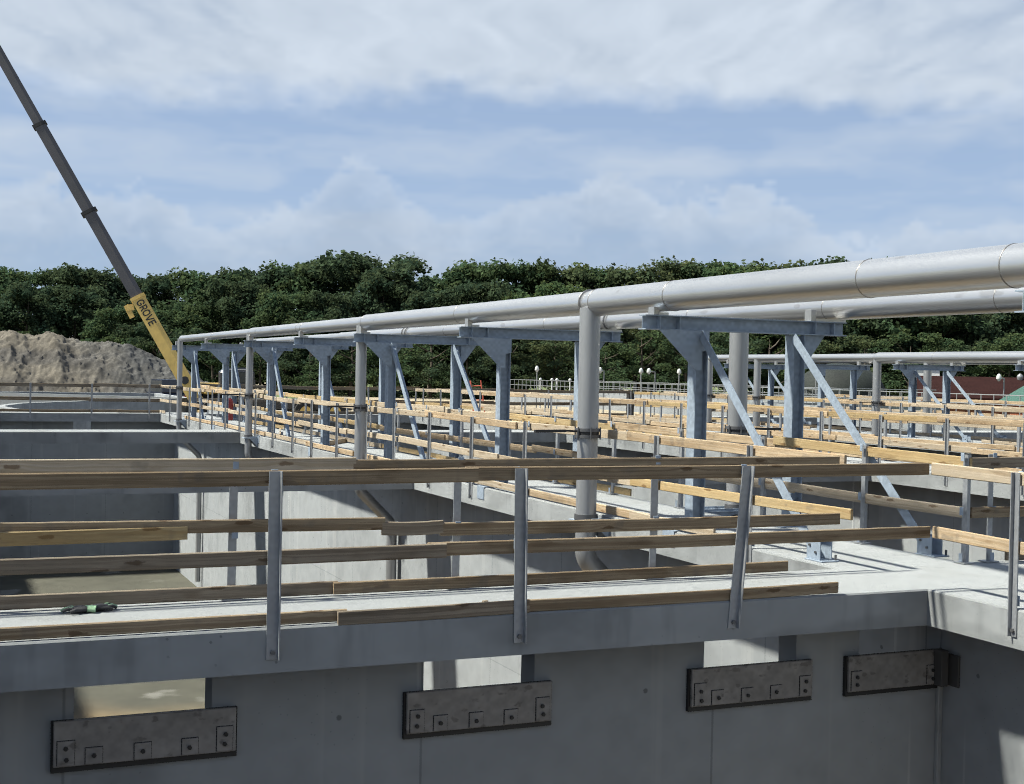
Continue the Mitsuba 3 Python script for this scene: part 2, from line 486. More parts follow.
# ------------------------------------------------------------------ the place: levels and lines
DK, SLAB = 0.0, -0.287                      # walkway surface and underside
MX = [(-11.2, -9.8), (-2.0, -0.6), (7.264, 8.664), (16.5, 17.9), (25.75, 27.15), (35.0, 36.4)]   # long walkways
CY = [(-4.6, -3.46), (8.318, 9.46), (20.57, 21.71), (33.88, 35.02), (46.8, 47.94)]               # cross walkways
FLOOR = -5.35
GND = -1.2

# ground sheet with a hole for the basins
site = sbox(-11.6, -5.0, 36.8, 48.1).union(sbox(-11.6, 48.0, 13.2, 86.0))
gp = sbox(-2200, -2200, 2200, 2200).difference(site)
def poly_sheet(P, z):
    v, f = trimesh.creation.triangulate_polygon(P, engine='earcut')
    m = trimesh.Trimesh(np.c_[v, np.full(len(v), z)], f, process=False)
    if m.face_normals[0][2] < 0: m.invert()
    return m
k = thing('ground', 'bare earth and rough grass around the concrete basins', kind='structure')
put(k, poly_sheet(gp, GND), 'mat_ground')

# one monolithic deck: long and cross walkways cast together, with a small chamfer on its edges
deck = unary_union([sbox(a, -4.6, b, 47.94) for a, b in MX] + [sbox(MX[0][0], a, MX[-1][1], b) for a, b in CY]).simplify(0.001)
def chamfered_slab(P, z0, z1, c):
    ms = []
    body = trimesh.creation.extrude_polygon(P, z1 - c - z0, engine='earcut')
    body.apply_translation((0, 0, z0))
    inner = P.buffer(-c, join_style='mitre')
    top = poly_sheet(inner, z1)
    # drop the top face of the body
    keep = ~((body.face_normals[:, 2] > 0.9))
    body = trimesh.Trimesh(body.vertices, body.faces[keep], process=False)
    ms += [body, top]
    iv = np.vstack([np.array(r.coords)[:-1] for r in [inner.exterior] + list(inner.interiors)])
    for r in [P.exterior] + list(P.interiors):
        q = np.array(r.coords)[:-1]
        near = [iv[np.argmin(((iv - a) ** 2).sum(1))] for a in q]
        for i in range(len(q)):
            j = (i + 1) % len(q)
            V = np.array([[*q[i], z1 - c], [*q[j], z1 - c], [*near[j], z1], [*near[i], z1]])
            ms.append(trimesh.Trimesh(V, [[0, 1, 2], [0, 2, 3]], process=False))
    return cat(ms)
k = thing('walkway', 'pale cast concrete walkways that cross in a grid over the basins', kind='structure')
put(k, chamfered_slab(deck, SLAB, DK, 0.012), 'mat_deck')

k = thing('basin_floor', 'basin floor deep below the walkways, brown with dried silt', kind='structure')
put(k, bx(-11.6, 36.8, -5.0, 48.0, FLOOR - 0.3, FLOOR), 'mat_sediment')

WT = 0.24
W1 = (8.80, 9.04)      # wall under the near cross walkway
W4 = (47.25, 47.49)
wl = ['plain basin wall under the long walkway left of the picture', 'basin wall under the walkway where the viewer stands',
      'sunlit basin wall under the long walkway with the two big pipes', 'basin wall under the middle long walkway without pipes',
      'basin wall under the second walkway that carries pipes', 'basin wall under the last long walkway on the right']
WX = []
for (a, b), l in zip(MX, wl):
    cx = (a + b) / 2 - 0.0
    x0, x1 = cx - WT / 2, cx + WT / 2
    if abs(a - 7.264) < 1e-6: x0, x1 = 7.84, 8.08
    WX.append((x0, x1))
    k = thing('basin_wall', l, 'wall')
    put(k, bx(x0, x1, -4.4, 47.75, FLOOR, SLAB), 'mat_wall')

def cross_wall(x0, x1, y0, y1, holes):
    P = sbox(x0, FLOOR, x1, SLAB)
    for (h0, h1, z0, z1) in holes:
        P = P.difference(sbox(h0, z0, h1, z1))
    m = trimesh.creation.extrude_polygon(P, y1 - y0, engine='earcut')
    m.apply_transform(np.array([[1, 0, 0, 0], [0, 0, -1, y1], [0, 1, 0, 0], [0, 0, 0, 1.0]]))
    return m

HO = [(0.86, 1.73), (3.21, 4.07), (5.51, 6.37), (6.99, 7.83)]
for j in range(len(WX) - 1):
    x0, x1 = WX[j][1], WX[j + 1][0]
    holes = [(a, b, -0.72, SLAB + .01) for a, b in HO] if j == 1 else []
    nm = ['left of the viewer', 'nearest, in shade, with openings under its top edge', 'right of the pipe walkway', 'beyond the middle walkway', 'far right'][j]
    k = thing('cross_wall', 'concrete cross wall under the near walkway, ' + nm, 'wall')
    put(k, cross_wall(x0, x1, *W1, holes), 'mat_wall')
    holes = [(4.46, 5.06, -0.75, SLAB + .01)] if j == 1 else []
    nm = ['left out of the frame', 'straight behind the left basin, dark', 'right of the pipe walkway', 'beyond the middle walkway', 'far right'][j]
    k = thing('end_wall', 'concrete end wall under the farthest walkway, ' + nm, 'wall')
    put(k, cross_wall(x0, x1, *W4, holes), 'mat_wall')
k = thing('rear_wall', 'basin wall under the cross walkway behind the viewer', 'wall')
put(k, bx(-11.2, 36.4, -4.5, -4.26, FLOOR, SLAB), 'mat_wall')
k = thing('corner_strip', 'pale mortar strip in the shaded corner right of the rightmost weir plate', 'strip')
put(k, rbx(7.79, 7.84, 8.755, 8.80, FLOOR, -0.90, .008), 'mat_deck')

# weir plates bolted over the openings
def weir(x0, x1, label, lugs, ret=False):
    t = thing('weir_plate', label, 'weir plate')
    y1 = 8.80
    part(t, 'seal', bx(x0 - .012, x1 + .012, y1 - .035, y1 - .001, -.925, -.60), 'mat_black')
    pl = rbx(x0, x1, y1 - .062, y1 - .036, -.885, -.595, .004)
    part(t, 'plate', pl, 'mat_plate')
    g = random.Random(int(x0 * 100))
    def lug(xc, z0, z1, w=.052):
        part(t, 'gap', bx(xc - w - .004, xc + w + .004, y1 - .0640, y1 - .0623, z0 - .001, z1 + .004), 'mat_black')
        part(t, 'lug', rbx(xc - w, xc + w, y1 - .072, y1 - .0645, z0, z1, .002), 'mat_plate')
    def bolt(xc, zc, y):
        part(t, 'bolt', bolt_head((xc + g.uniform(-.006, .006), y, zc + g.uniform(-.006, .006)), (0, -1, 0), .015, .014), 'mat_black')
    for x in lugs:
        lug(x, -.878, -.772 + g.uniform(-.006, .006)); bolt(x, -.825, y1 - .072)
    for x in (x0 + .075, x1 - .075):
        lug(x, -.875, -.715 + g.uniform(-.01, .01)); bolt(x, -.832, y1 - .072); bolt(x, -.765, y1 - .072)
    if ret:
        part(t, 'corner_channel', rbx(x1 - .06, x1 + .015, y1 - .16, y1 - .063, -.885, -.585, .004), 'mat_plate_dark')
        part(t, 'side_plate', rbx(7.815, 7.838, 8.56, 8.735, -.885, -.62, .004), 'mat_plate_dark')
    return t
weir(0.735, 1.88, 'dark mottled weir plate below the left opening in the near wall', [.98, 1.28, 1.58])
weir(3.07, 4.185, 'dark weir plate with slotted lugs below the second opening from the left', [3.32, 3.59, 3.86])
weir(5.37, 6.49, 'dark weir plate with slotted lugs below the third opening from the left', [5.6, 5.87, 6.14])
weir(6.845, 7.77, 'dark weir plate that ends in the shaded corner on the right', [], True)

# a second basin beyond the farthest cross walkway
k = thing('far_basin_floor', 'floor of the basin beyond the farthest cross walkway', kind='structure')
put(k, bx(-11.6, 13.2, 48.0, 86.0, FLOOR - .3, FLOOR), 'mat_sediment')
cw = []
path = bend([(12.6, 70.6, 0), (7.5, 64.2, 0), (3.4, 58.0, 0), (2.35, 54.0, 0), (2.9, 49.4, 0)], 6.0, 9)[:, :2]
from shapely.geometry import LineString
P = LineString(path).buffer(0.16, cap_style='flat', join_style='mitre')
m = trimesh.creation.extrude_polygon(P, 0 - FLOOR, engine='earcut'); m.apply_translation((0, 0, FLOOR))
k = thing('curved_wall', 'curved concrete guide wall beyond the far cross walkway with a pale top edge', 'wall'); put(k, m, 'mat_deck')
k = thing('straight_wall', 'straight concrete wall behind the curved guide wall', 'wall'); m = trimesh.creation.extrude_polygon(LineString([(12.85, 70.6), (-4.0, 85.5)]).buffer(.16, cap_style='flat'), -.02 - FLOOR, engine='earcut'); m.apply_translation((0, 0, FLOOR)); put(k, m, 'mat_deck')
k = thing('outer_wall', 'grey outer wall of the far basin in front of the sand heap', 'wall'); put(k, bx(-11.6, 13.2, 85.6, 86.0, FLOOR, -0.1), 'mat_wall')
k = thing('side_wall', 'outer side wall of the far basin beside the crane', 'wall'); put(k, bx(12.9, 13.2, 48.0, 85.5, FLOOR, -0.1), 'mat_wall')

# ------------------------------------------------------------------ guardrails
PL = 1.20
def post_mesh(flange_side, W=0.078, foot=False):
    """upright: face plate in the local xz plane at y=0 facing -y, with a flange at one edge; local z=0 is the walkway surface"""
    z0, z1 = (0.004, 0.99) if foot else (-0.20, 0.995)
    t = 0.008
    s = 1 if flange_side > 0 else -1
    ms = [bx(-W / 2, W / 2, 0, t, z0, z1)]
    a, b = (W / 2 - t, W / 2) if s > 0 else (-W / 2, -W / 2 + t)
    ms.append(bx(a, b, -W * .5, 0, z0, z1))
    if foot:
        ms.append(bx(-.07, .07, -.06, .06, 0.004, 0.014))
    return cat(ms)

POST_OUT = mesh_dict(post_mesh(1), 'mat_post')
POST_OUT2 = mesh_dict(post_mesh(-1, 0.058), 'mat_post')
POST_FOOT = mesh_dict(post_mesh(-1, 0.060, True), 'mat_post')
BOLT = mesh_dict(bolt_head((0, -0.001, -0.155), (0, -1, 0), .016, .016), 'mat_bolt', 30)
CLIP = mesh_dict(rbx(-.022, .022, .040, .048, -.02, .055, .002), 'mat_galv')

def guardrail(label, pts, out, posts, runs, detail=False, foot=False, flange=2, group=None, leans=None):
    """pts = (start, end) of the walkway edge line (x, y); out = unit vector away from the walkway;
    posts = distances along the edge; runs = list of (s0, s1, z0, z1, height, tone, name, inset0, inset1)"""
    t = thing('guardrail', label, 'guardrail', group)
    A, B = np.array([*pts[0], 0.0]), np.array([*pts[1], 0.0])
    ex = unit(B - A)
    o = np.array([out[0], out[1], 0.0])
    # local axes for a post: y points inward (away from 'out')
    ey = -o
    lx = np.cross(ey, [0, 0, 1.0])
    for i, s in enumerate(posts):
        base = A + ex * s + (o * 0.010 if not foot else -o * 0.05)
        lean = (leans or {}).get(i, (rng.uniform(-.010, .010), rng.uniform(-.008, .012)))
        M = np.eye(4); M[:3, 0], M[:3, 1], M[:3, 2], M[:3, 3] = lx, ey, [0, 0, 1], base
        S = np.eye(4); S[0, 2] = lean[0]; S[1, 2] = lean[1]
        S[0, 3] = lean[0] * .1
        W = T(M @ S)
        pk = reuse(t, 'post', POST_FOOT if foot else (POST_OUT if flange > 1 else POST_OUT2), W)
        if detail:
            if not foot: reuse(t, 'bolt', BOLT, W)
            for zc in (0.95, 0.46, 0.04):
                reuse(t, 'clip', CLIP, T(M @ S) @ T().translate([rng.uniform(-.01, .01), 0, zc]))
    for (s0, s1, z0, z1, h, tone, nm, i0, i1) in runs:
        a = A + ex * s0 - o * i0 + np.array([0, 0, z0]); b = A + ex * s1 - o * i1 + np.array([0, 0, z1])
        board(t, a, b, h, .027, tone, nm)
    return t

def auto_runs(L, seed, tones, toe=True, top=.90, s_start=0.0, hs=(.10, .10, .09)):
    r = random.Random(seed)
    out = []
    for (z, h, nm) in ((top, hs[0], 'top_board'), (.415, hs[1], 'middle_board')) + (((.02, hs[2], 'toe_board'),) if toe else ()):
        s = s_start - r.uniform(0, .3); k = 0
        while s < L:
            e = min(s + r.uniform(3.4, 4.4), L + .05)
            dz0, dz1 = r.uniform(-.03, .025), r.uniform(-.03, .025)
            if nm == 'toe_board':
                if r.random() < .12: s = e; continue
                dz0 = dz1 = r.uniform(-.005, .012)
            ins = .030 + .029 * (k % 2)
            out.append((s, e, z + dz0, z + dz1, h * r.uniform(.93, 1.08), r.choice(tones), nm, ins, ins + r.uniform(0, .004)))
            if e >= L: break
            s = e - r.uniform(.05, .4); k += 1
    return out

# near cross walkway, edge towards the viewer (posts bolted to the slab's face, boards behind them)
X0 = -0.55
near = [(-.3, 3.96, .905, .905, .097, 'brown', 'top_board', .032, .034), (3.87, 7.82, .912, .905, .095, 'brown', 'top_board', .040, .036),
        (-.3, 3.74, .405, .400, .095, 'grey', 'middle_board', .032, .033), (3.62, 7.84, .408, .405, .092, 'brown', 'middle_board', .062, .030),
        (-.3, 3.06, .010, .008, .078, 'brown', 'toe_board', .055, .05), (2.99, 4.35, -.012, .0, .092, 'grey', 'toe_board', .012, .012), (4.3, 6.96, .002, .008, .085, 'brown', 'toe_board', .03, .03)]
guardrail('weathered timber guardrail along the near edge of the near cross walkway', ((X0, 8.318), (7.264, 8.318)), (0, -1), [0.75, 2.56, 4.27, 6.0], near,
          True, leans={0: (.0, 0), 1: (.0, .004), 2: (-.012, 0), 3: (.085, 0.0)})
far = [(-.1, 3.41, .925, .915, .092, 'pale', 'top_board', .085, .085), (3.39, 7.73, .918, .915, .072, 'brown', 'top_board', .085, .088),
       (-.1, 3.64, .515, .470, .092, 'brown', 'middle_board', .085, .085), (-.1, 2.2, .44, .445, .095, 'honey', 'middle_board', .112, .100), (3.62, 4.1, .430, .430, .1, 'grey', 'middle_board', .085, .085), (4.08, 7.75, .412, .398, .098, 'brown', 'middle_board', .085, .085),
       (-.1, 3.29, .018, .012, .095, 'grey', 'toe_board', .085, .085), (3.25, 7.22, .014, .016, .088, 'brown', 'toe_board', .115, .09)]
guardrail('timber guardrail along the far edge of the near cross walkway', ((X0, 9.46), (7.264, 9.46)), (0, 1), [0.71, 2.52, 4.22, 5.93], far, True, foot=True)
# pipe walkway, left edge north of the near junction
lp = [10.81, 12.63, 14.40, 16.12, 18.02, 19.81, 21.55, 23.15, 25.03, 26.89, 28.47, 30.3, 32.1, 33.9, 35.7, 37.5, 39.3, 41.1, 42.9, 44.7]
TN = ['new', 'new', 'pale', 'pale', 'honey']
runs = auto_runs(47.2, 3, ['new', 'pale'], s_start=9.5)
runs = [(max(s0, 11.5) if r[4] == 'toe_board' else s0, s1, *r) for s0, s1, *r in runs if not (r[4] == 'toe_board' and s1 < 12)]
for i, r in enumerate(runs):
    if r[6] == 'middle_board' and i < 16 and r[0] < 10: runs[i] = (*r[:5], 'honey', *r[6:])
guardrail('fresh timber guardrail on the left edge of the pipe walkway, beside the drop pipes', ((7.264, 0.0), (7.264, 47.2)), (-1, 0), lp, runs, True, flange=1)
guardrail('short fresh timber guardrail running forward from the corner to the picture\'s right edge', ((7.264, 1.0), (7.264, 8.3)), (-1, 0), [1.0, 2.8, 4.6, 6.395],
          [(3.2, 7.33, .885, .905, .098, 'pale', 'top_board', .03, .03), (0, 3.5, .90, .90, .1, 'new', 'top_board', .058, .058), (3.0, 7.30, .385, .408, .095, 'new', 'middle_board', .03, .03), (0, 3.2, .4, .4, .1, 'pale', 'middle_board', .058, .058)], True, flange=1)
rr = auto_runs(47.2, 8, ['new', 'pale', 'honey'], s_start=12.1)
rr += [(9.36, 12.4, .865, .905, .10, 'honey', 'top_board', .03, .05), (9.4, 12.6, .41, .42, .098, 'pale', 'middle_board', .03, .03)]
guardrail('fresh timber guardrail on the right edge of the pipe walkway behind the frames', ((8.664, 0.0), (8.664, 47.2)), (1, 0), [9.40, 10.84, 12.6, 14.4, 16.2, 18.0, 19.8, 21.9, 23.6, 25.4, 27.2, 29, 30.8, 32.6, 34.6, 36.4, 38.2, 40, 41.8, 43.6, 45.4], rr, True, foot=True)
guardrail('brown timber guardrail on the cross walkway at the right edge of the picture', ((8.664, 9.46), (16.5, 9.46)), (0, 1), [.25, 2.0, 3.8, 5.6, 7.4],
          [(-.05, 3.9, .865, .90, .098, 'grey', 'top_board', .085, .085), (3.8, 7.8, .90, .90, .1, 'brown', 'top_board', .11, .11), (.0, 4, .415, .41, .098, 'brown', 'middle_board', .085, .085), (3.9, 7.8, .41, .41, .1, 'brown', 'middle_board', .11, .11), (.42, 4.2, .012, .012, .095, 'grey', 'toe_board', .085, .085), (4.1, 7.8, .012, .012, .095, 'brown', 'toe_board', .11, .11)], True, foot=True)
# the other long walkways
names = {(3, 0): 'timber guardrail on the left edge of the middle walkway without pipes', (3, 1): 'timber guardrail on the right edge of the middle walkway without pipes',
         (4, 0): 'timber guardrail on the left edge of the second pipe walkway', (4, 1): 'timber guardrail on the right edge of the second pipe walkway',
         (5, 0): 'farthest timber guardrail on the right, before the tubular metal railing'}
for (j, side), lab in names.items():
    x = MX[j][side]
    ys = {3: 14.5, 4: 23.5, 5: 32.5}[j]
    L = 46.7
    posts = list(np.arange(ys + rng.uniform(0, .5), L, 1.82))
    guardrail(lab, ((x, 0.0), (x, L)), (-1 if side == 0 else 1, 0), posts, auto_runs(L, 30 + j * 2 + side, TN, s_start=ys, toe=(j < 5), hs=(.105, .10, .085)), False, foot=(side == 1), flange=1)
guardrail('brown timber guardrail on the far cross walkway in front of the sand heap', ((-2.0, 46.8), (7.264, 46.8)), (0, -1), [1.3, 3.2, 5.05, 7.0, 8.9], auto_runs(9.2, 71, ['brown', 'grey'], s_start=0, hs=(.11, .12, .10)), False, flange=1)
guardrail('dark timber guardrail on the far cross walkway right of the pipe walkway', ((8.664, 46.8), (25.75, 46.8)), (0, -1), list(np.arange(.6, 17, 1.82)), auto_runs(17.0, 72, ['brown', 'grey'], s_start=0, hs=(.12, .12, .10)), False, flange=1)

# ------------------------------------------------------------------ pipe frames
HB, WB, TF, TW = 0.155, 0.16, 0.011, 0.008
def h_profile(h, w, tf, tw):
    """web vertical (y), flanges at top and bottom"""
    return Polygon([(-w / 2, -h / 2), (w / 2, -h / 2), (w / 2, -h / 2 + tf), (tw / 2, -h / 2 + tf), (tw / 2, h / 2 - tf), (w / 2, h / 2 - tf), (w / 2, h / 2), (-w / 2, h / 2),
                    (-w / 2, h / 2 - tf), (-tw / 2, h / 2 - tf), (-tw / 2, -h / 2 + tf), (-w / 2, -h / 2 + tf)])

def prism_xz(pts, y0, y1):
    m = trimesh.creation.extrude_polygon(Polygon(pts), y1 - y0, engine='earcut')
    m.apply_transform(np.array([[1, 0, 0, 0], [0, 0, -1, y1], [0, 1, 0, 0], [0, 0, 0, 1.0]]))
    return m

FR = {}
def frame(key_label, Y, dx, dz, braces, group=None, detail=True):
    t = thing('pipe_frame', key_label, 'pipe support frame', group)
    sig = (round(dz, 3),)
    if sig not in FR:
        zt = 2.29 + dz; zb = zt - HB; zc = (zt + zb) / 2
        d = {}
        d['beam'] = cat([bar((6.88, 0, zc), (9.47, 0, zc), h_profile(HB, WB, TF, TW), (0, 0, 1))] +
                        [bx(x - .005, x + .005, -WB / 2 + .003, -TW / 2, zb + TF, zt - TF) for x in (7.06, 7.30, 9.05, 9.30)] + [bx(x - .005, x + .005, TW / 2, WB / 2 - .003, zb + TF, zt - TF) for x in (7.06, 7.30, 9.05, 9.30)])
        for nm, xc in (('cl', 7.575), ('cr', 8.83)):
            c = bar((xc, 0, .012), (xc, 0, zb - .008), h_profile(.152, .16, .010, .008), (1, 0, 0))
            d[nm] = c
        d['gl'] = prism_xz([(7.04, zb - .002), (7.655, zb - .002), (7.655, zb - .20), (7.565, zb - .22), (7.565, zb - .42), (7.49, zb - .42)], -.094, -.082)
        d['gr'] = prism_xz([(8.908, zb - .002), (9.22, zb - .002), (8.935, zb - .38), (8.908, zb - .38)], -.010, .002)
        for nm, xc, s in (('bl', 7.575, -1), ('br', 8.79, 1)):
            e = 7.264 if s < 0 else 8.664
            d[nm] = bx(min(xc - s * .14, e + s * .012), max(xc - s * .14, e + s * .012), -.15, .15, .001, .011) if s < 0 else bx(xc - .20, xc + .15, -.15, .15, .001, .011)
            d[nm + 'f'] = bx(e + (s * .012 if s < 0 else .0005), e + (0 if s < 0 else .012), -.12, .12, -.17, .0)
            if s < 0: d[nm + 'f'] = bx(e - .012, e - .0005, -.12, .12, -.17, .0105)
            else: d[nm + 'f'] = bx(e + .0005, e + .0125, -.12, .12, -.17, .0005)
        Lp = [(-.048, -.05), (.048, -.05), (.048, -.04), (-.038, -.04), (-.038, .052), (-.048, .052)]
        for nm, xc in (('brl', 7.545), ('brr', 8.735)):
            xb = xc
            xc -= .12 if nm == 'brl' else .04
            d[nm] = bar((xb + .03, -.12, 2.10 + dz), (xc, -2.36, .12), Lp, (0, -1, 1))
            d[nm + 'ft'] = cat([rbx(xc - .085, xc + .105, -2.56, -2.30, .001, .013, .002), rbx(xc - .062, xc - .052, -2.50, -2.30, .013, .19, .002), rbx(xc + .062, xc + .072, -2.50, -2.30, .013, .19, .002)])
            d[nm + 'bt'] = cat([bolt_head((xc - .062, -2.44, .08), (-1, 0, 0), .013, .014), bolt_head((xc - .062, -2.35, .14), (-1, 0, 0), .013, .014), bolt_head((xc + .088, -2.53, .013), (0, 0, 1), .011, .05)])
        d['sl'] = cat([rbx(6.985, 7.055, -.06, .06, zt + .001, zt + .13, .004), bx(7.04, 7.16, -.07, .07, zt + .001, zt + .03)])
        d['sr'] = cat([rbx(9.385, 9.455, -.06, .06, zt + .001, zt + .13, .004), bx(9.45, 9.55, -.07, .07, zt + .001, zt + .03)]) if False else cat([rbx(8.99, 9.06, -.06, .06, zt + .001, zt + .13, .004), bx(9.05, 9.46, -.07, .07, zt + .001, zt + .03)])
        d['sb'] = cat([bx(7.02, 7.34, -.075, .075, zt + .0008, zt + .022)])
        FR[sig] = {k: mesh_dict(v, {'sl': 'mat_steel', 'sr': 'mat_steel', 'sb': 'mat_plate'}.get(k, 'mat_bolt' if k.endswith('bt') else 'mat_galv')) for k, v in d.items()}
    D = FR[sig]
    W = T().translate([dx, Y, 0])
    items = [('beam', 'beam'), ('column', 'cl'), ('column', 'cr'), ('gusset_plate', 'gl'), ('gusset_plate', 'gr'), ('base_plate', 'bl'), ('base_plate', 'br'), ('edge_bracket', 'blf'), ('edge_bracket', 'brf'),
             ('pipe_stop', 'sl'), ('pipe_stop', 'sr')]
    if braces:
        for b in ('brl', 'brr'):
            items += [('brace', b), ('brace_foot', b + 'ft'), ('bolt', b + 'bt')]
    for nm, kk in items:
        reuse(t, nm, D[kk], W)
    return t

FY = [7.0, 12.35, 17.66, 22.79, 27.04, 31.83, 37.36, 42.21]
FB = [True, True, False, True, False, True, False, True]
ord_ = ['cut off by the picture\'s right edge', 'nearest one in full view, with two diagonal braces', 'second in full view, without braces', 'third in full view, with braces', 'fourth in full view, without braces',
        'fifth in full view, with braces', 'sixth in full view, without braces', 'farthest one, beside the crane']
for Y, b, l in zip(FY, FB, ord_):
    frame('steel pipe frame on the near walkway, ' + l, Y, 0, 0, b)
F2Y = [21.4, 26.0, 30.7, 35.0, 39.6]
ord2 = ['just outside the right edge', 'cut by the right edge of the picture', 'second from the right', 'third from the right, behind the near brace', 'farthest from the viewer']
D2 = 18.49
for i, (Y, l) in enumerate(zip(F2Y, ord2)):
    if i == 0: continue
    frame('distant pipe frame on the second walkway, ' + l, Y, D2, -.18, i in (2, 4, 1))

# ------------------------------------------------------------------ pipes
def ring(A, B, r):
    return tube([A, B], r, 28)

def pipeline(label, X, zc, segs, welds, couplings=(), endcap=False):
    """segs: list of (y0, y1, radius); reducers between them"""
    t = thing('pipeline', label, 'pipe')
    for i, (y0, y1, r) in enumerate(segs):
        m = tube([(X, y, zc) for y in np.linspace(y0, y1, 6)], r, 40)
        part(t, 'pipe_section', m, 'mat_pipe', 40)
        if i + 1 < len(segs):
            r2, yn = segs[i + 1][2], segs[i + 1][0]
            s = np.linspace(0, 1, 7)
            rr_ = r + (r2 - r) * (3 * s * s - 2 * s ** 3)
            part(t, 'reducer', tube([(X, y1 + (yn - y1) * q, zc) for q in s], rr_, 40), 'mat_pipe', 60)
    for y in welds:
        r = next(r for y0, y1, r in segs if y0 - .3 <= y <= y1 + .3)
        part(t, 'weld_seam', tube([(X, y - .007, zc), (X, y - .003, zc), (X, y + .003, zc), (X, y + .007, zc)], [r + .0006, r + .0045, r + .0045, r + .0006], 40), 'mat_weld', 60)
    for y in couplings:
        r = next(r for y0, y1, r in segs if y0 - .3 <= y <= y1 + .3)
        part(t, 'coupling', tube([(X, y - .16, zc), (X, y + .16, zc)], r + .012, 36), 'mat_steel', 40)
        for q in (-.10, .10):
            part(t, 'clamp_band', tube([(X, y + q - .02, zc), (X, y + q + .02, zc)], r + .022, 36), 'mat_bolt', 40)
    return t

ZC = 2.485
pipeline('large stainless steel pipe nearest the viewer, resting on the left ends of the frames', 7.10, ZC,
         [(-3.0, 13.75, .158), (14.0, 22.7, .140), (22.95, 31.85, .115), (32.05, 41.7, .098)], [1.2, 7.3, 8.9, 12.05, 13.76, 14.0, 18.1, 22.7, 27.0, 27.35, 36.6])
pipeline('stainless steel pipe behind the large one, resting on the right ends of the frames', 9.50, ZC - .02,
         [(-3.0, 14.3, .142), (14.5, 23.3, .130), (23.5, 32.5, .110), (32.7, 43.0, .095)], [9.9, 12.6, 15.6, 20.2, 25.0, 30.0], [18.1, 27.4])
pipeline('thin bright pipe on the left ends of the distant frames', 25.59, 2.31, [(14.0, 31.6, .150), (31.8, 41.0, .115)], [24.0, 29.2, 36.0])
pipeline('thin bright pipe on the right ends of the distant frames', 27.99, 2.29, [(14.0, 32.2, .140), (32.4, 41.6, .11)], [26.0, 31.0])

def drop_pipe(label, X, Y, ztop, r, side, lever, bracket=True, low=True):
    """side: -1 the pipe runs down left of the walkway, +1 right; below the slab it swings in to the wall"""
    t = thing('drop_pipe', label, 'pipe')
    part(t, 'upper_pipe', tube([(X, Y, ztop), (X, Y, 1.02)], r, 32), 'mat_vpipe', 40)
    # butterfly valve between clamp rings
    for z in (.925, 1.0):
        part(t, 'clamp_ring', tube([(X, Y, z - .018), (X, Y, z + .018)], r + .022, 32), 'mat_bolt', 40)
    part(t, 'valve_body', tube([(X, Y, .935), (X, Y, .99)], r + .010, 32), 'mat_lever', 40)
    for a in range(6):
        q = a * math.pi / 3 + .3
        part(t, 'clamp_bolt', tube([(X + (r + .03) * math.cos(q), Y + (r + .03) * math.sin(q), .89), (X + (r + .03) * math.cos(q), Y + (r + .03) * math.sin(q), 1.035)], .009, 8), 'mat_bolt')
    lx = X + side * (r + .02)
    part(t, 'lever', cat([bar((lx, Y - .02, .985), (lx + side * lever * .3, Y - .02, .99), rect(.03, .022)), bar((lx + side * lever * .29, Y - .02, .99), (lx + side * lever, Y - .03, .985), rect(.042, .030))]), 'mat_lever')
    part(t, 'middle_pipe', tube([(X, Y, .92), (X, Y, .02)], r * .985, 32), 'mat_vpipe', 40)
    part(t, 'flange', tube([(X, Y, -.045), (X, Y, .02)], r + .016, 32), 'mat_bolt', 40)
    if bracket:
        e = 7.264 if side < 0 else 8.664
        xx = e + side * .002
        pl = prism_xz([(xx, -.02), (X, -.02), (X, -.07), (xx, -.27)][::(1 if side > 0 else -1)], Y - .16, Y - .148)
        pl2 = prism_xz([(xx, -.02), (X, -.02), (X, -.07), (xx, -.27)][::(1 if side > 0 else -1)], Y + .148, Y + .16)
        part(t, 'bracket', cat([pl, pl2]), 'mat_galv')
        part(t, 'bracket_plate', bx(min(X - .14, xx), max(X + .14, xx), Y - .175, Y + .175, -.062, -.050), 'mat_galv')
    if low:
        d = -side
        wx = (7.84 if side < 0 else 8.08) + side * (r + .05)
        pts = bend([(X, Y, -.045), (X, Y, -.50), (wx, Y, -.50 - abs(wx - X)), (wx, Y, FLOOR + .3)], .28, 8)
        part(t, 'lower_pipe', tube(pts, r * .985, 28), 'mat_vpipe', 40)
    return t
drop_pipe('thick drop pipe with black valve lever, nearest on the pipe walkway\'s left side', 7.03, 13.86, 2.42, .122, -1, .55)
drop_pipe('drop pipe with black lever, second on the pipe walkway\'s left side', 7.06, 22.92, 2.44, .096, -1, .50)
drop_pipe('drop pipe with black lever, third on the pipe walkway\'s left side', 7.06, 32.0, 2.44, .085, -1, .60)
drop_pipe('drop pipe at the far end of the near pipe, beside the crane boom', 7.06, 41.8, 2.5, .080, -1, .65)
drop_pipe('thick drop pipe right of the pipe walkway, seen between the nearest frame\'s columns', 9.50, 14.5, 2.42, .122, 1, .50)
for lab, x, y, s in (('distant vertical drop pipe where the thin bright pipe changes size', 25.59, 31.7, -1), ('distant vertical drop pipe behind the second frame from the right', 27.99, 32.3, 1),
                     ('distant vertical drop pipe seen just right of the thick right drop pipe', 25.59, 37.9, -1), ('distant vertical drop pipe seen left of the thick right drop pipe', 25.59, 40.92, -1)):
    drop_pipe(lab, x, y, 2.26, .12, s, .5, bracket=False, low=False)

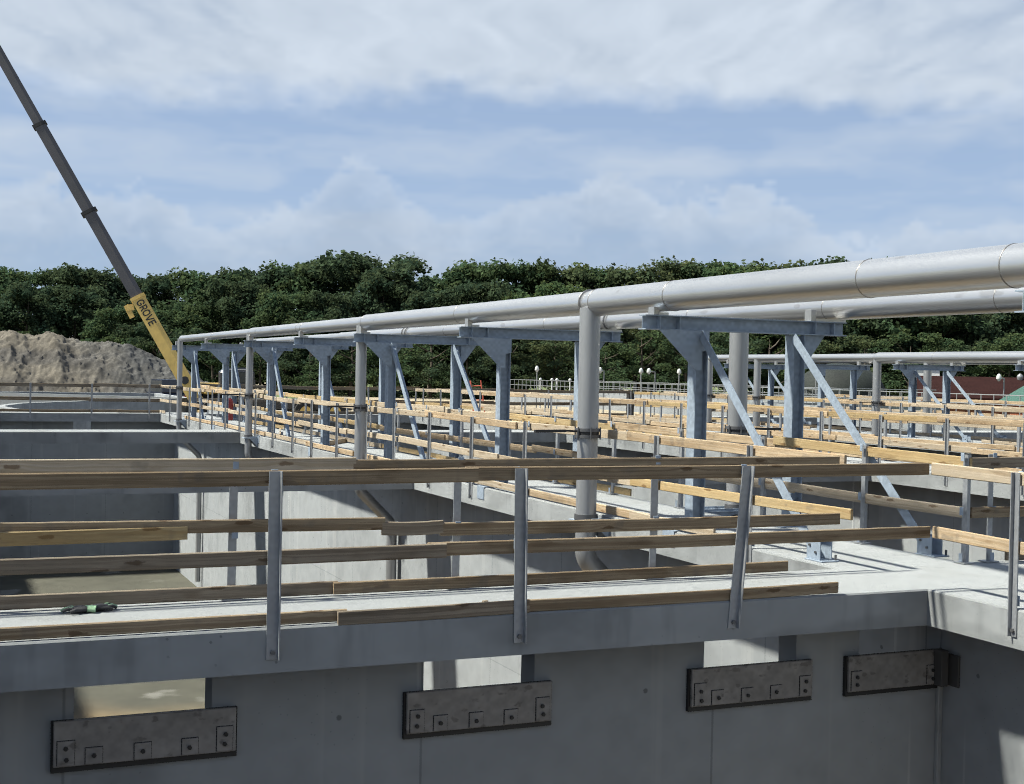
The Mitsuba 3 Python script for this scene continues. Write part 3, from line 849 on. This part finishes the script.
# ------------------------------------------------------------------ small things on the walkways
def glove(label, x, y, rot, flip):
    t = thing('work_glove', label, 'glove')
    R = trimesh.transformations.rotation_matrix(rot, [0, 0, 1]); R[:3, 3] = (x, y, 0)
    def place(m):
        m.apply_transform(R); return m
    palm = trimesh.creation.icosphere(subdivisions=3); palm.apply_scale((.062, .048, .024)); palm.apply_translation((0, 0, .026))
    cuff = tube([(-.10, 0, .024), (-.075, 0, .026), (-.05, .0, .027)], [.040, .036, .034], 16); cuff.apply_scale((1, 1, .6)); cuff.apply_translation((0, 0, .010))
    part(t, 'palm', place(palm), 'mat_glove_black', 60)
    part(t, 'cuff', place(cuff), 'mat_glove_green', 60)
    for i, yy in enumerate((-.034, -.011, .012, .034)):
        L = [.055, .075, .08, .065][i]
        pts = bend([(.04, yy, .026), (.04 + L * .55, yy * 1.25, .034), (.04 + L, yy * 1.35, .018)], .03, 5)
        part(t, 'finger', place(tube(pts, np.linspace(.0125, .010, len(pts)), 10)), 'mat_glove_green' if (i + flip) % 2 else 'mat_glove_black', 60)
    pts = bend([(-.01, .04 * (1 if flip else -1), .024), (.02, .07 * (1 if flip else -1), .03), (.05, .08 * (1 if flip else -1), .018)], .03, 5)
    part(t, 'thumb', place(tube(pts, .012, 10)), 'mat_glove_black', 60)
glove('black work glove lying flat on the near cross walkway, the left one of two', 0.93, 9.20, 2.9, 1)
glove('black and green work glove on the near cross walkway, the right one of two', 1.06, 9.235, .35, 0)
for i, (x, y, r, w) in enumerate([(3.66, 8.78, .4, .045)]):
    t = thing('wood_chip', 'small dark chip of wood on the near cross walkway by the toe board', 'debris')
    m = rbx(-w / 2, w / 2, -.012, .012, .001, .016, .003); m.apply_transform(trimesh.transformations.rotation_matrix(r, [0, 0, 1])); m.apply_translation((x, y, 0)); put(t, m, 'mat_wood_grey')
def plank(lab, A, B, tone, h=.10):
    t = thing('loose_plank', lab, 'plank')
    m, uv = board_mesh(A, B, h, .027, .004); put(t, m, 'mat_wood_' + tone, uv=uv)
plank('loose plank lying across the pipe walkway between the third and fourth frames', (7.55, 27.3, .001), (8.70, 29.1, .001), 'new')
plank('loose plank along the pipe walkway behind the third drop pipe', (7.6, 31.0, .001), (8.3, 33.9, .001), 'new')
t = thing('gas_cylinder', 'red gas cylinder standing on the pipe walkway beside the sixth frame', 'cylinder')
part(t, 'body', tube([(8.45, 41.0, .004), (8.45, 41.0, .03), (8.45, 41.0, .58), (8.45, 41.0, .66), (8.45, 41.0, .70)], [.09, .11, .11, .075, .035], 20), 'mat_red', 50)
part(t, 'collar', tube([(8.45, 41.0, .69), (8.45, 41.0, .76)], .055, 16), 'mat_offwhite', 40)
# red two-legged ladder top on the middle walkway\'s side
t = thing('red_ladder', 'red ladder leaning beside the far guardrail, its stiles above the boards', 'ladder')
l0, l1, r0, r1 = (22.55, 55.6, GND), (22.30, 55.75, 1.25), (23.05, 55.4, GND), (22.72, 55.55, 1.28)
part(t, 'stile', bar(l0, l1, rect(.09, .05)), 'mat_redpost'); part(t, 'stile', bar(r0, r1, rect(.09, .05)), 'mat_redpost')
for q in np.arange(.12, .95, .13):
    part(t, 'rung', cyl(np.array(l0) * (1 - q) + np.array(l1) * q, np.array(r0) * (1 - q) + np.array(r1) * q, .018, 8), 'mat_redpost')

# ------------------------------------------------------------------ sand heap
def heap_mesh():
    nx, ny = 420, 150
    x = np.linspace(-22, 23.5, nx); y = np.linspace(91.5, 112, ny)
    Xg, Yg = np.meshgrid(x, y)
    prof = np.interp(x, [-22, -12, -4, 3, 5.5, 7.8, 9.0, 11, 13, 14.2, 15.4, 17.5, 20, 23.5], [4.6, 5.2, 4.9, 4.7, 4.85, 4.9, 4.55, 4.55, 4.25, 3.85, 3.35, 2.4, 1.2, .0])
    rise = np.clip((Yg - 92.3 - 1.2 * meshkit.fbm(np.stack([Xg * .25, Xg * 0, Xg * 0], -1), 3, 3)) / 6.3, 0, 1)
    fall = np.clip((112 - Yg) / 6.0, 0, 1)
    shape = np.minimum(rise, fall)
    shape = shape ** 0.85
    z = GND + prof[None] * shape
    E3 = lambda a, b, o, sd: meshkit.fbm(np.stack([Xg * a, Yg * b, 0 * Xg], -1), o, sd) - .5  # noqa: E731
    side_ = np.clip(shape * (1.2 - shape) * 4, 0, 1) * np.clip(prof[None] / 3, 0, 1)
    z += E3(.75, .22, 3, 14) * 1.0 * side_
    z += E3(.45, .45, 3, 15) * .7 * np.clip(shape * 2, 0, 1)
    lump = np.abs(E3(1.3, 1.1, 4, 21))
    z += (.12 - lump) * .65 * np.clip(shape * 4, 0, 1) * np.clip(prof[None] / 3, 0, 1)
    z += E3(8.0, 7.0, 3, 31) * .22 * np.clip(shape * 4, 0, 1)
    z += E3(4.0, 3.0, 4, 27) * .24 * np.clip(shape * 4, 0, 1)
    V = np.stack([Xg, Yg, np.maximum(z, GND - .05)], -1).reshape(-1, 3)
    i, j = np.meshgrid(np.arange(ny - 1), np.arange(nx - 1), indexing='ij')
    a = i * nx + j
    F = np.vstack([np.stack([a, a + 1, a + nx + 1], -1).reshape(-1, 3), np.stack([a, a + nx + 1, a + nx], -1).reshape(-1, 3)])
    return trimesh.Trimesh(V, F, process=False)
k = thing('sand_heap', 'long grey-brown heap of excavated sand at the far left', 'heap'); put(k, heap_mesh(), 'mat_sand', True)

# ------------------------------------------------------------------ mobile crane
def crane():
    t = thing('mobile_crane', 'yellow telescopic mobile crane with its grey boom raised to the upper left', 'crane')
    heel, top = np.array([12.75, 68.62, -.62]), np.array([3.06, 73.13, 17.33])
    ax = unit(top - heel)
    toward = unit(EYE - (heel + top) / 2)
    n = unit(toward - ax * np.dot(toward, ax))
    w = np.cross(ax, n)         # across the boom, in the picture plane
    def section(L0, L1, wd, dp):
        pr_ = Polygon([(-wd / 2, -dp / 2), (wd / 2, -dp / 2), (wd / 2, dp * .18), (wd * .30, dp / 2), (-wd * .30, dp / 2), (-wd / 2, dp * .18)])
        m = trimesh.creation.extrude_polygon(pr_, L1 - L0, engine='earcut')
        m.apply_transform(frame_mat(heel + ax * L0, n, w, ax) if np.linalg.det(np.stack([n, w, ax], 1)) > 0 else frame_mat(heel + ax * L0, -n, w, ax))
        return m
    dist = lambda p: np.dot(np.array(p) - heel, ax)
    a1 = dist((10.0, 69.91, 5.33)); a2 = dist((7.51, 71.06, 9.52)); a3 = dist((4.98, 72.24, 13.8)); a4 = dist(top)
    part(t, 'boom_base', section(.0, a1, .56, .70), 'mat_crane')
    part(t, 'boom_head_collar', section(a1 - .12, a1 + .05, .62, .78), 'mat_crane')
    part(t, 'boom_section', section(a1 + .05, a2, .50, .62), 'mat_boom'); part(t, 'boom_collar', section(a2 - .10, a2 + .08, .60, .82), 'mat_black')
    part(t, 'boom_section', section(a2 + .08, a3, .46, .60), 'mat_boom'); part(t, 'boom_collar', section(a3 - .10, a3 + .08, .52, .72), 'mat_black')
    part(t, 'boom_section', section(a3 + .08, a4 + 1.2, .40, .52), 'mat_boom'); part(t, 'boom_collar', section(a4 + 1.2, a4 + 1.4, .46, .62), 'mat_black')
    part(t, 'boom_section', section(a4 + 1.4, a4 + 7.0, .34, .44), 'mat_boom')
    head = section(a4 + 7.0, a4 + 7.7, .42, .62); part(t, 'boom_tip', head, 'mat_crane')
    # bracket on the underside of the base section's end
    sgn = -1 if w[0] > 0 else 1
    low = w * sgn            # towards the left-lower side in the picture
    p0 = heel + ax * (a1 - .35)
    part(t, 'sheave_bracket', cat([bar(p0 + low * .40, p0 + low * .78 + ax * .12, rect(.3, .16), n), bar(p0 + low * .70 + ax * .25, p0 + low * .74 - ax * .45, rect(.26, .12), n)]), 'mat_crane')
    # lettering on the side of the base section, reading down the boom
    txt = meshkit.text_mesh('GROVE', .38, .012, bold=True)
    L = txt.bounds[1][0]
    ex_, ey_ = -ax, -low
    txt.apply_translation((0, -.19, 0))
    s = 1.45 / L
    txt.apply_scale((s, 1.0, 1.0))
    o = heel + ax * (a1 - .20) + n * (.281)
    ez_ = np.cross(ex_, ey_)
    if np.dot(ez_, n) < 0: ez_ = -ez_
    txt.apply_transform(frame_mat(o, ex_, ey_, ez_))
    part(t, 'lettering', txt, 'mat_black')
    # pin boss, luffing cylinder
    pb = heel + ax * 1.75
    part(t, 'pivot_pin', cyl(pb + n * .30, pb + n * .36, .20, 18), 'mat_black')
    part(t, 'luffing_cylinder', cyl(heel + ax * .6 - low * .2 - n * .9, heel + ax * 4.0 - n * .36, .14, 14), 'mat_crane')
    # superstructure and carrier (mostly hidden by frames and rails)
    def rb(x0, x1, y0, y1, z0, z1, c=.06): return rbx(x0, x1, y0, y1, z0, z1, c)
    part(t, 'turntable', tube([(13.8, 69.9, .0), (13.8, 69.9, .22)], 1.0, 28), 'mat_black', 40)
    part(t, 'superstructure', cat([rb(12.7, 14.6, 69.0, 70.6, .22, .80), rb(12.85, 13.35, 68.6, 69.0, .22, .62)]), 'mat_crane')
    part(t, 'counterweight', rb(14.6, 15.6, 69.2, 71.4, .22, 1.0), 'mat_carblack')
    cab = part(t, 'cab', rb(13.55, 15.3, 67.9, 68.9, .1, 1.62, .25), 'mat_carblack', label='black operator cab with a bright roof edge')
    put(part_key(cab, 'window'), rb(13.75, 15.1, 67.86, 67.91, .85, 1.4, .02), 'mat_glass')
    put(part_key(cab, 'roof_edge'), rb(13.75, 15.1, 67.84, 67.9, 1.50, 1.55, .01), 'mat_steel')
    part(t, 'chassis', rb(12.3, 20.6, 68.3, 71.0, -.55, .0, .05), 'mat_carblack')
    for x in (13.2, 14.8, 18.0, 19.6):
        for y in (68.05, 70.45):
            wk = part(t, 'wheel', tube([(x, y, -.62), (x, y + .3, -.62)], .575, 24), 'mat_tyre', 40)
            put(part_key(wk, 'rim'), tube([(x, y - .012, -.62), (x, y + .02, -.62)], .30, 18), 'mat_crane', 40)
crane()

# ------------------------------------------------------------------ cars
def car(label, x, y, rot, L, W, H, mat, van=False):
    t = thing('parked_car', label, 'car')
    R = trimesh.transformations.rotation_matrix(rot, [0, 0, 1]); R[:3, 3] = (x, y, GND)
    def fin(m): m.apply_transform(R); return m
    def side(pts, w):
        m = trimesh.creation.extrude_polygon(Polygon(pts).buffer(-.05).buffer(.05), w, engine='earcut')
        m.apply_transform(np.array([[1, 0, 0, 0], [0, 0, -1, w / 2], [0, 1, 0, 0], [0, 0, 0, 1.0]])); return m
    h1 = H * .56
    body = side([(-L / 2, .28), (L / 2, .28), (L / 2, h1 * .85), (L * .32, h1), (-L * .46, h1 * 1.02), (-L / 2, h1 * .9)], W)
    part(t, 'body', fin(body), mat)
    if van: roof = [(-L * .48, h1), (L * .34, h1), (L * .20, H), (-L * .45, H)]
    else: roof = [(-L * .44, h1), (L * .26, h1), (L * .08, H), (-L * .30, H)]
    part(t, 'cabin', fin(side(roof, W * .88)), mat)
    cx = [p[0] for p in roof]
    win = [(cx[0] + .18, h1 + .04), (cx[1] - .18, h1 + .04), (cx[2] - .05, H - .09), (cx[3] + .08, H - .09)]
    for s in (-1, 1):
        m = trimesh.creation.extrude_polygon(Polygon(win), .02, engine='earcut')
        m.apply_transform(np.array([[1, 0, 0, 0], [0, 0, -1, s * W * .44 + .012], [0, 1, 0, 0], [0, 0, 0, 1.0]]))
        part(t, 'side_window', fin(m), 'mat_glass')
    for xx in (-L * .30, L * .31):
        for s in (-1, 1):
            wk = part(t, 'wheel', fin(tube([(xx, s * (W / 2 - .19), .31), (xx, s * (W / 2 + .01), .31)], .31, 20)), 'mat_tyre', 40)
            put(part_key(wk, 'rim'), fin(tube([(xx, s * (W / 2 + .008), .31), (xx, s * (W / 2 + .02), .31)], .19, 14)), 'mat_steel', 40)
    for s in (-1, 1):
        part(t, 'tail_light', fin(bx(-L / 2 - .02, -L / 2 + .05, s * W * .40 - .14, s * W * .40 + .14, h1 * .62, h1 * .86)), 'mat_red')
        part(t, 'headlight', fin(bx(L / 2 - .05, L / 2 + .02, s * W * .38 - .18, s * W * .38 + .18, h1 * .60, h1 * .78)), 'mat_offwhite')
    part(t, 'number_plate', fin(bx(L / 2 + .001, L / 2 + .02, -.26, .26, .45, .56)), 'mat_yellow')
    return t
car('dark blue car parked in front of the sand heap beside the crane boom', 14.3, 89.6, math.radians(95), 4.3, 1.8, 1.95, 'mat_carblue', True)

# ------------------------------------------------------------------ older works on the right
def metal_rail(label, A, B, z, step, H=1.0):
    t = thing('metal_railing', label, 'railing')
    A, B = np.array([*A, z]), np.array([*B, z]); L = np.linalg.norm(B - A); e = (B - A) / L
    for h, nm in ((H, 'top_rail'), (H * .52, 'middle_rail')):
        part(t, nm, cyl(A + [0, 0, h], B + [0, 0, h], .028, 8), 'mat_rail_metal', 40)
    P0 = mesh_dict(cyl((0, 0, 0), (0, 0, H), .028, 8), 'mat_rail_metal', 40)
    for s in np.arange(0, L + .01, step):
        q = A + e * s
        reuse(t, 'post', P0, T().translate([float(v) for v in q]))
k = thing('old_basin', 'older low concrete basin of the existing works, far right behind the timber rails', 'basin')
part(k, 'wall', cat([bx(49.8, 50.2, 48, 118, GND - .1, 0), bx(50.2, 66, 74.8, 75.2, GND - .1, -.003), bx(58, 58.4, 75.2, 118, GND - .1, -.003)]), 'mat_wall')
metal_rail('galvanized tubular railing on the old basin, running away on the far right', (50.0, 50.0), (50.0, 116.0), 0, .9)
metal_rail('galvanized tubular railing across the old basin, behind the black cabinet', (50.6, 75.0), (65.8, 75.0), 0, 1.35)
metal_rail('galvanized tubular railing on the rear divider of the old basin', (58.2, 76.0), (58.2, 117.0), 0, 1.35)

def lamp(x, y, lab, arm=0):
    t = thing('lamp_post', lab, 'lamp post')
    part(t, 'pole', tube([(x, y, GND), (x, y, 1.9)], [.05, .04], 10), 'mat_rail_metal', 40)
    hx = x - arm
    if arm: part(t, 'arm', cyl((x, y, 1.88), (hx, y, 1.95), .03, 8), 'mat_rail_metal', 40)
    part(t, 'lamp_shade', tube([(hx, y, 1.84), (hx, y, 1.90), (hx, y, 2.02), (hx, y, 2.12), (hx, y, 2.17)], [.15, .16, .14, .09, .02], 18), 'mat_offwhite', 60)
    part(t, 'diffuser', tube([(hx, y, 1.72), (hx, y, 1.84)], [.06, .11], 16), 'mat_offwhite', 60)
lamps = [(39.65, 86.36, 0, 'leftmost lamp post with white shade, left of the nearest drop pipe'), (44.03, 84.45, .3, 'lamp post with a white shade just right of the first drop pipe'),
         (46.45, 83.39, 0, 'lamp post with a white shade, second right of the first drop pipe'), (47.37, 82.99, .5, 'lamp post with white shade on a side arm, third right of the drop pipe'),
         (48.94, 82.30, 0, 'lamp post with a white shade close to the nearest frame column'), (57.89, 78.4, 0, 'lamp post with white shade under the nearest frame, beside the dark dome'), (59.10, 61.49, .4, 'lamp post with a white shade in front of the red brick building')]
for x, y, a, l in lamps: lamp(x, y, l, a)
for i, (x, y, l) in enumerate([(39.89, 86.25, 'thin vent pipe with a cap, leftmost of four by the old basin'), (40.64, 85.92, 'thin vent pipe with a cap, second of four by the old basin'), (40.97, 85.78, 'thin vent pipe with a cap, third of four by the old basin'), (41.82, 85.41, 'thin vent pipe with a cap, nearest the first drop pipe')]):
    t = thing('vent_pipe', l, 'vent pipe')
    part(t, 'stem', cyl((x, y, GND), (x, y, 1.18), .055, 10), 'mat_offwhite', 40)
    part(t, 'cap', tube([(x, y, 1.16), (x, y, 1.24), (x, y, 1.32)], [.11, .11, .03], 12), 'mat_offwhite', 50)
t = thing('control_cabinet', 'black control cabinet in front of the old basin railing', 'cabinet')
part(t, 'housing', rbx(43.3, 43.7, 79.3, 79.7, GND, .38, .02), 'mat_black'); part(t, 'roof', rbx(43.26, 43.74, 79.26, 79.74, .38, .43, .015), 'mat_bolt')
# red brick building with a tiled roof
t = thing('brick_building', 'long low brick building with dark tiled roof at the far right', 'building')
bw = unit(np.array([7.5, -6.2, 0])); bn = np.array([bw[1], -bw[0], 0]); bn = bn if np.dot(bn, EYE - np.array([70, 80, 0])) > 0 else -bn
o = np.array([69.1, 80.2, 0])
def bld(u0, u1, v0, v1, z0, z1): # box along the building
    m = bx(u0, u1, v0, v1, z0, z1); m.apply_transform(frame_mat(o, bw, -bn, np.array([0, 0, 1.0])) if np.linalg.det(np.stack([bw, -bn, [0, 0, 1]], 1)) > 0 else frame_mat(o, bw, bn, np.array([0, 0, 1.0]))); return m
inv = -1 if np.linalg.det(np.stack([bw, -bn, [0, 0, 1]], 1)) > 0 else 1
def bld2(u0, u1, d0, d1, z0, z1):
    return bld(u0, u1, *( (d0, d1) if inv < 0 else (-d1, -d0)), z0, z1)
part(t, 'wall', bld2(0, 22, 0, 8, GND, .55), 'mat_brick')
Q = lambda u, d, z: o + bw * u - bn * d + np.array([0, 0, z])
V = np.array([Q(-.4, -.5, .45), Q(22.4, -.5, .45), Q(22.4, 4, 2.05), Q(-.4, 4, 2.05), Q(22.4, 8.5, .45), Q(-.4, 8.5, .45)])
roof = trimesh.Trimesh(np.vstack([V, V - [0, 0, .14]]), [[0, 1, 2], [0, 2, 3], [3, 2, 4], [3, 4, 5], [6, 8, 7], [6, 9, 8], [9, 10, 8], [9, 11, 10], [0, 6, 7], [0, 7, 1], [4, 10, 11], [4, 11, 5]], process=False)
rk = part(t, 'roof', roof, 'mat_tile')
part(t, 'gable', trimesh.Trimesh(np.array([Q(0, 0, .55), Q(0, 8, .55), Q(0, 4, 1.93), Q(.25, 0, .55), Q(.25, 8, .55), Q(.25, 4, 1.93)]), [[0, 1, 2], [3, 5, 4], [0, 3, 4], [0, 4, 1], [1, 4, 5], [1, 5, 2], [2, 5, 3], [2, 3, 0]], process=False), 'mat_brick')
put(part_key(rk, 'vent'), tube([Q(7.2, 3.6, 1.85), Q(7.2, 3.6, 2.05), Q(7.2, 3.6, 2.2), Q(7.2, 3.6, 2.35)], [.18, .24, .22, .06], 14), 'mat_rail_metal', 50)
for u in (3, 7, 11, 15):
    wk = part(t, 'window', bld2(u, u + 1.4, -.02, .02, -.5, .3), 'mat_glass')
t = thing('white_shed', 'white flat-roofed plant housing behind the brick building', 'shed')
part(t, 'body', bld2(-.4, 1.5, 10, 13, GND, 2.62), 'mat_white'); part(t, 'roof', bld2(-.5, 1.6, 9.9, 13.1, 2.62, 2.78), 'mat_offwhite')
part(t, 'door', bld2(.1, .9, 9.97, 9.998, GND, .9), 'mat_rail_metal')
# small building with a green roof
t = thing('green_roof_shed', 'small shed with a pitched teal roof at the right edge of the picture', 'shed')
part(t, 'wall', bx(57.7, 62.5, 53.5, 59.5, GND, .6), 'mat_brick')
V = np.array([(57.2, 53.0, .55), (63, 53.0, .55), (63, 60, .55), (57.2, 60, .55), (58.9, 54.6, 2.35), (58.9, 57.8, 2.35)])
part(t, 'roof', trimesh.Trimesh(V, [[0, 1, 4], [1, 5, 4], [1, 2, 5], [2, 3, 5], [3, 4, 5], [3, 0, 4], [0, 2, 1], [0, 3, 2]], process=False), 'mat_teal')
# dark domed tank
t = thing('domed_tank', 'dark domed tank behind the old basin, seen under the nearest frame', 'tank')
part(t, 'wall', tube([(61.6, 80.5, GND), (61.6, 80.5, .55)], 3.2, 40, ), 'mat_dome', 40)
a = np.linspace(0, math.pi / 2, 12)
part(t, 'dome', tube([(61.6, 80.5, .55 + 2.3 * math.sin(q)) for q in a], [max(3.3 * math.cos(q), .02) for q in a], 40), 'mat_dome', 60)

# ------------------------------------------------------------------ forest edge
TREES = {'b': [(-.2, 181.4, 14.2), (4.8, 182.1, 14.6), (9.5, 172, 14.5), (15, 175, 15), (18.4, 171.9, 14.8), (23, 170.9, 14.1), (26.4, 166.8, 14.1), (30.9, 163.8, 14.6), (35.3, 165.9, 15.3), (39.2, 166.4, 15.8), (43.3, 165.6, 16.6), (47.3, 163.7, 17.2), (50.1, 155.8, 17.2), (56.8, 159.5, 14.9), (59.1, 153.2, 14.0), (61.8, 149.5, 16.5), (66, 147.1, 16.3), (71, 147.6, 16), (75.3, 145.8, 16.2), (78.9, 141.9, 16.1), (85.1, 145.3, 17.4), (88.7, 144, 17.4), (89.8, 136.8, 16.5), (97.8, 141.5, 17.4), (102.6, 139.2, 17.4), (103.8, 133.7, 17.7), (107.3, 130, 17.5), (116.2, 132.7, 18.1), (116.9, 125.6, 17.6), (126.3, 128.8, 18.5), (129.2, 124.3, 18.3), (130.8, 120.3, 18.1)],
         'f': [(.9, 166.2, 9.7), (4.9, 158.8, 9.6), (9.8, 159.9, 12.1), (15, 161.2, 11.9), (19, 152.7, 9.3), (23.2, 154.7, 9.6), (27.6, 154.9, 10.3), (32.8, 153.2, 12.9), (36.2, 146, 11.5), (41.2, 146.5, 11.6), (47.9, 148.2, 14.4), (52.2, 144.2, 12.2), (55.6, 139.8, 13.2), (62, 142.1, 12.2), (65.4, 136.4, 13.2), (68.5, 133, 11.9), (74.4, 131.3, 12.5), (81.1, 131.2, 13.2), (85, 126.6, 12.6), (89.8, 125.6, 12.8), (94, 122.1, 12.8), (100.6, 121.8, 15.6), (103.7, 117.5, 13.3), (111.6, 119, 14), (114.2, 113.7, 14), (122.5, 114.3, 15.1)],
         's': [(.9, 156, 5.6), (6.8, 154, 6.3), (11.2, 146.8, 5.3), (17, 146.3, 5.9), (22.4, 145.7, 7.6), (27.6, 142.4, 6.2), (32.2, 140.7, 6), (37.3, 139.1, 8.4), (40.7, 135.8, 6.6), (45.2, 135.4, 6.7), (48.4, 132.7, 8), (51.2, 129.2, 7.7), (55.2, 127.8, 8.6), (60.2, 126.9, 7.1), (64.7, 124, 6.3), (68.6, 123.4, 8.3), (72.2, 119.9, 6.7), (76.2, 117.6, 7.4), (81.6, 118.6, 8.4), (88, 118.5, 7.1), (92, 115.8, 7.7), (93.6, 110.7, 7.8), (101.9, 112.4, 7), (104.2, 107.5, 7.2), (106.5, 104.9, 8.2), (111.5, 102.9, 8.1)]}

def crown_mesh(seed, n_blob, n_leaf, tall, col, low):
    """leaf clumps: limbs carry lobes, lobes carry smaller clumps, clumps carry leaves; unit height, radius about .36"""
    g = np.random.default_rng(seed)
    cs, rs = [], []
    for i in range(n_blob):
        z = low + (1 - low) * (i + .5) / n_blob * .95
        q = (z - low) / (1 - low)
        env = .34 * tall * (min(1, (q + .12) / .35) ** .6) * math.sqrt(max(.02, 1 - max(0, (q - .42) / .60) ** 2))
        a = g.uniform(0, 2 * math.pi); rad = env * math.sqrt(g.uniform(.10, 1))
        r = g.uniform(.085, .14)
        c0 = np.array([rad * math.cos(a), rad * math.sin(a), min(z, 1 - r * .7)])
        for _ in range(9):
            d = g.normal(size=3); d /= np.linalg.norm(d); d[2] = abs(d[2]) * .8 - .25
            cs.append(c0 + d * r * g.uniform(.35, .95)); rs.append(r * g.uniform(.30, .55))
    cs, rs = np.array(cs), np.array(rs)
    n = len(cs)
    per = g.choice(n, n_leaf, p=rs ** 2 / (rs ** 2).sum())
    d = g.normal(size=(n_leaf, 3)); d /= np.linalg.norm(d, axis=1, keepdims=True)
    rad = rs[per] * g.random(n_leaf) ** .45 * 1.15
    c = cs[per] + d * rad[:, None] * np.array([1.15, 1.15, .9])
    nrm = d * .8 + g.normal(size=d.shape) * .6 + [0, 0, .3]
    nrm /= np.linalg.norm(nrm, axis=1, keepdims=True)
    a = np.cross(nrm, g.normal(size=d.shape)); a /= np.linalg.norm(a, axis=1, keepdims=True)
    b = np.cross(nrm, a)
    s = g.uniform(.008, .016, n_leaf)[:, None]
    V = np.stack([c - a * s - b * s * .5, c + a * s * .3 - b * s * .8, c + a * s * 1.1 + b * s * .2, c - a * s * .1 + b * s * .9], 1).reshape(-1, 3)
    i = np.arange(n_leaf) * 4
    F = np.vstack([np.stack([i, i + 1, i + 2], -1), np.stack([i, i + 2, i + 3], -1)])
    tint = (.75 + .5 * g.random(n_leaf)) * (.78 + .44 * g.random(n)[per])
    hue = g.random(n)[per]
    base = np.array(col)[None] * tint[:, None] * np.stack([.85 + .4 * hue, .95 + .12 * hue, .9 + .1 * (1 - hue)], -1)
    return trimesh.Trimesh(V, F, process=False), np.repeat(np.clip(base, 0, 1), 4, 0)

def trunk_mesh(seed, low):
    g = random.Random(seed)
    ms = [tube([(0, 0, -.01), (.005, 0, .15), (g.uniform(-.02, .02), g.uniform(-.02, .02), .45), (g.uniform(-.03, .03), g.uniform(-.03, .03), .82)], [.026, .020, .013, .003], 8)]
    for i in range(6):
        z = .2 + .1 * i; a = g.uniform(0, 6.28); L = g.uniform(.14, .24)
        ms.append(tube([(0, 0, z), (L * .5 * math.cos(a), L * .5 * math.sin(a), z + .06), (L * math.cos(a), L * math.sin(a), z + .16)], [.010, .007, .002], 6))
    return cat(ms)

DKG, MDG, LTG, OLV = (.050, .076, .046), (.062, .096, .050), (.078, .116, .054), (.068, .092, .050)
VAR = []
for i, (nb, nl, tall, col, low) in enumerate([(46, 17000, 1.0, DKG, .10), (52, 17000, 1.15, MDG, .10), (44, 17000, .9, LTG, .12), (50, 17000, 1.05, OLV, .08), (60, 17000, 1.25, DKG, .08), (48, 17000, .95, MDG, .06)]):
    m, c = crown_mesh(100 + i, nb, nl, tall, col, low)
    VAR.append((mikit.ply(m, 'mat_leaf', color=c), mesh_dict(trunk_mesh(200 + i, low), 'mat_bark', True)))
SHR = []
for i, col in enumerate((DKG, OLV, MDG)):
    m, c = crown_mesh(300 + i, 40, 8000, 1.7, col, .0)
    SHR.append((mikit.ply(m, 'mat_leaf', color=c), mesh_dict(trunk_mesh(400 + i, 0), 'mat_bark', True)))
tg = random.Random(77)
ZONE = [(33, 'above the sand heap'), (58, 'right of the crane boom'), (86, 'above the middle pipes'), (400, 'above the right pipes')]
ORD = ['first', 'second', 'third', 'fourth', 'fifth', 'sixth', 'seventh', 'eighth', 'ninth', 'tenth', 'eleventh', 'twelfth', 'thirteenth', 'fourteenth', 'fifteenth', 'sixteenth']
for row, kind, txt, grp in (('b', 'forest_tree', 'tall skyline tree of the forest ', 'tall trees on the forest skyline'), ('f', 'forest_tree', 'lower tree in front of the forest ', 'lower trees along the forest edge'), ('s', 'forest_shrub', 'dark shrub at the forest foot ', 'shrubs along the forest foot')):
    count = {}
    for n, (x, y, h) in enumerate(TREES[row]):
        zone = next(z for lim, z in ZONE if x < lim)
        big = row == 'b' and abs(x - 50.1) < .2
        k = count.get(zone, 0); count[zone] = k + 1
        lab = 'broad dark domed tree, the highest crown of the forest, right of the crane' if big else txt + zone + ', ' + ORD[k] + ' from the left'
        t = thing(kind, lab, 'tree' if row != 's' else 'shrub', None if big else grp)
        if row == 's': cr, tr = SHR[tg.randrange(3)]
        elif big: cr, tr = VAR[4]
        elif 58 < x < 90: cr, tr = VAR[tg.choice([1, 2, 2, 3, 5])]
        else: cr, tr = VAR[tg.choice([0, 0, 3, 1, 5, 4])]
        sx = h * tg.uniform(.95, 1.25) * (1.25 if row == 's' else 1.0)
        if big: sx = h * 1.35
        M = T().translate([x, y, GND]).rotate([0, 0, 1], tg.uniform(0, 360)).scale([sx, sx, h])
        scene[t + '__crown'] = {**cr, 'to_world': M}
        scene[t + '__trunk'] = {**tr, 'to_world': M}
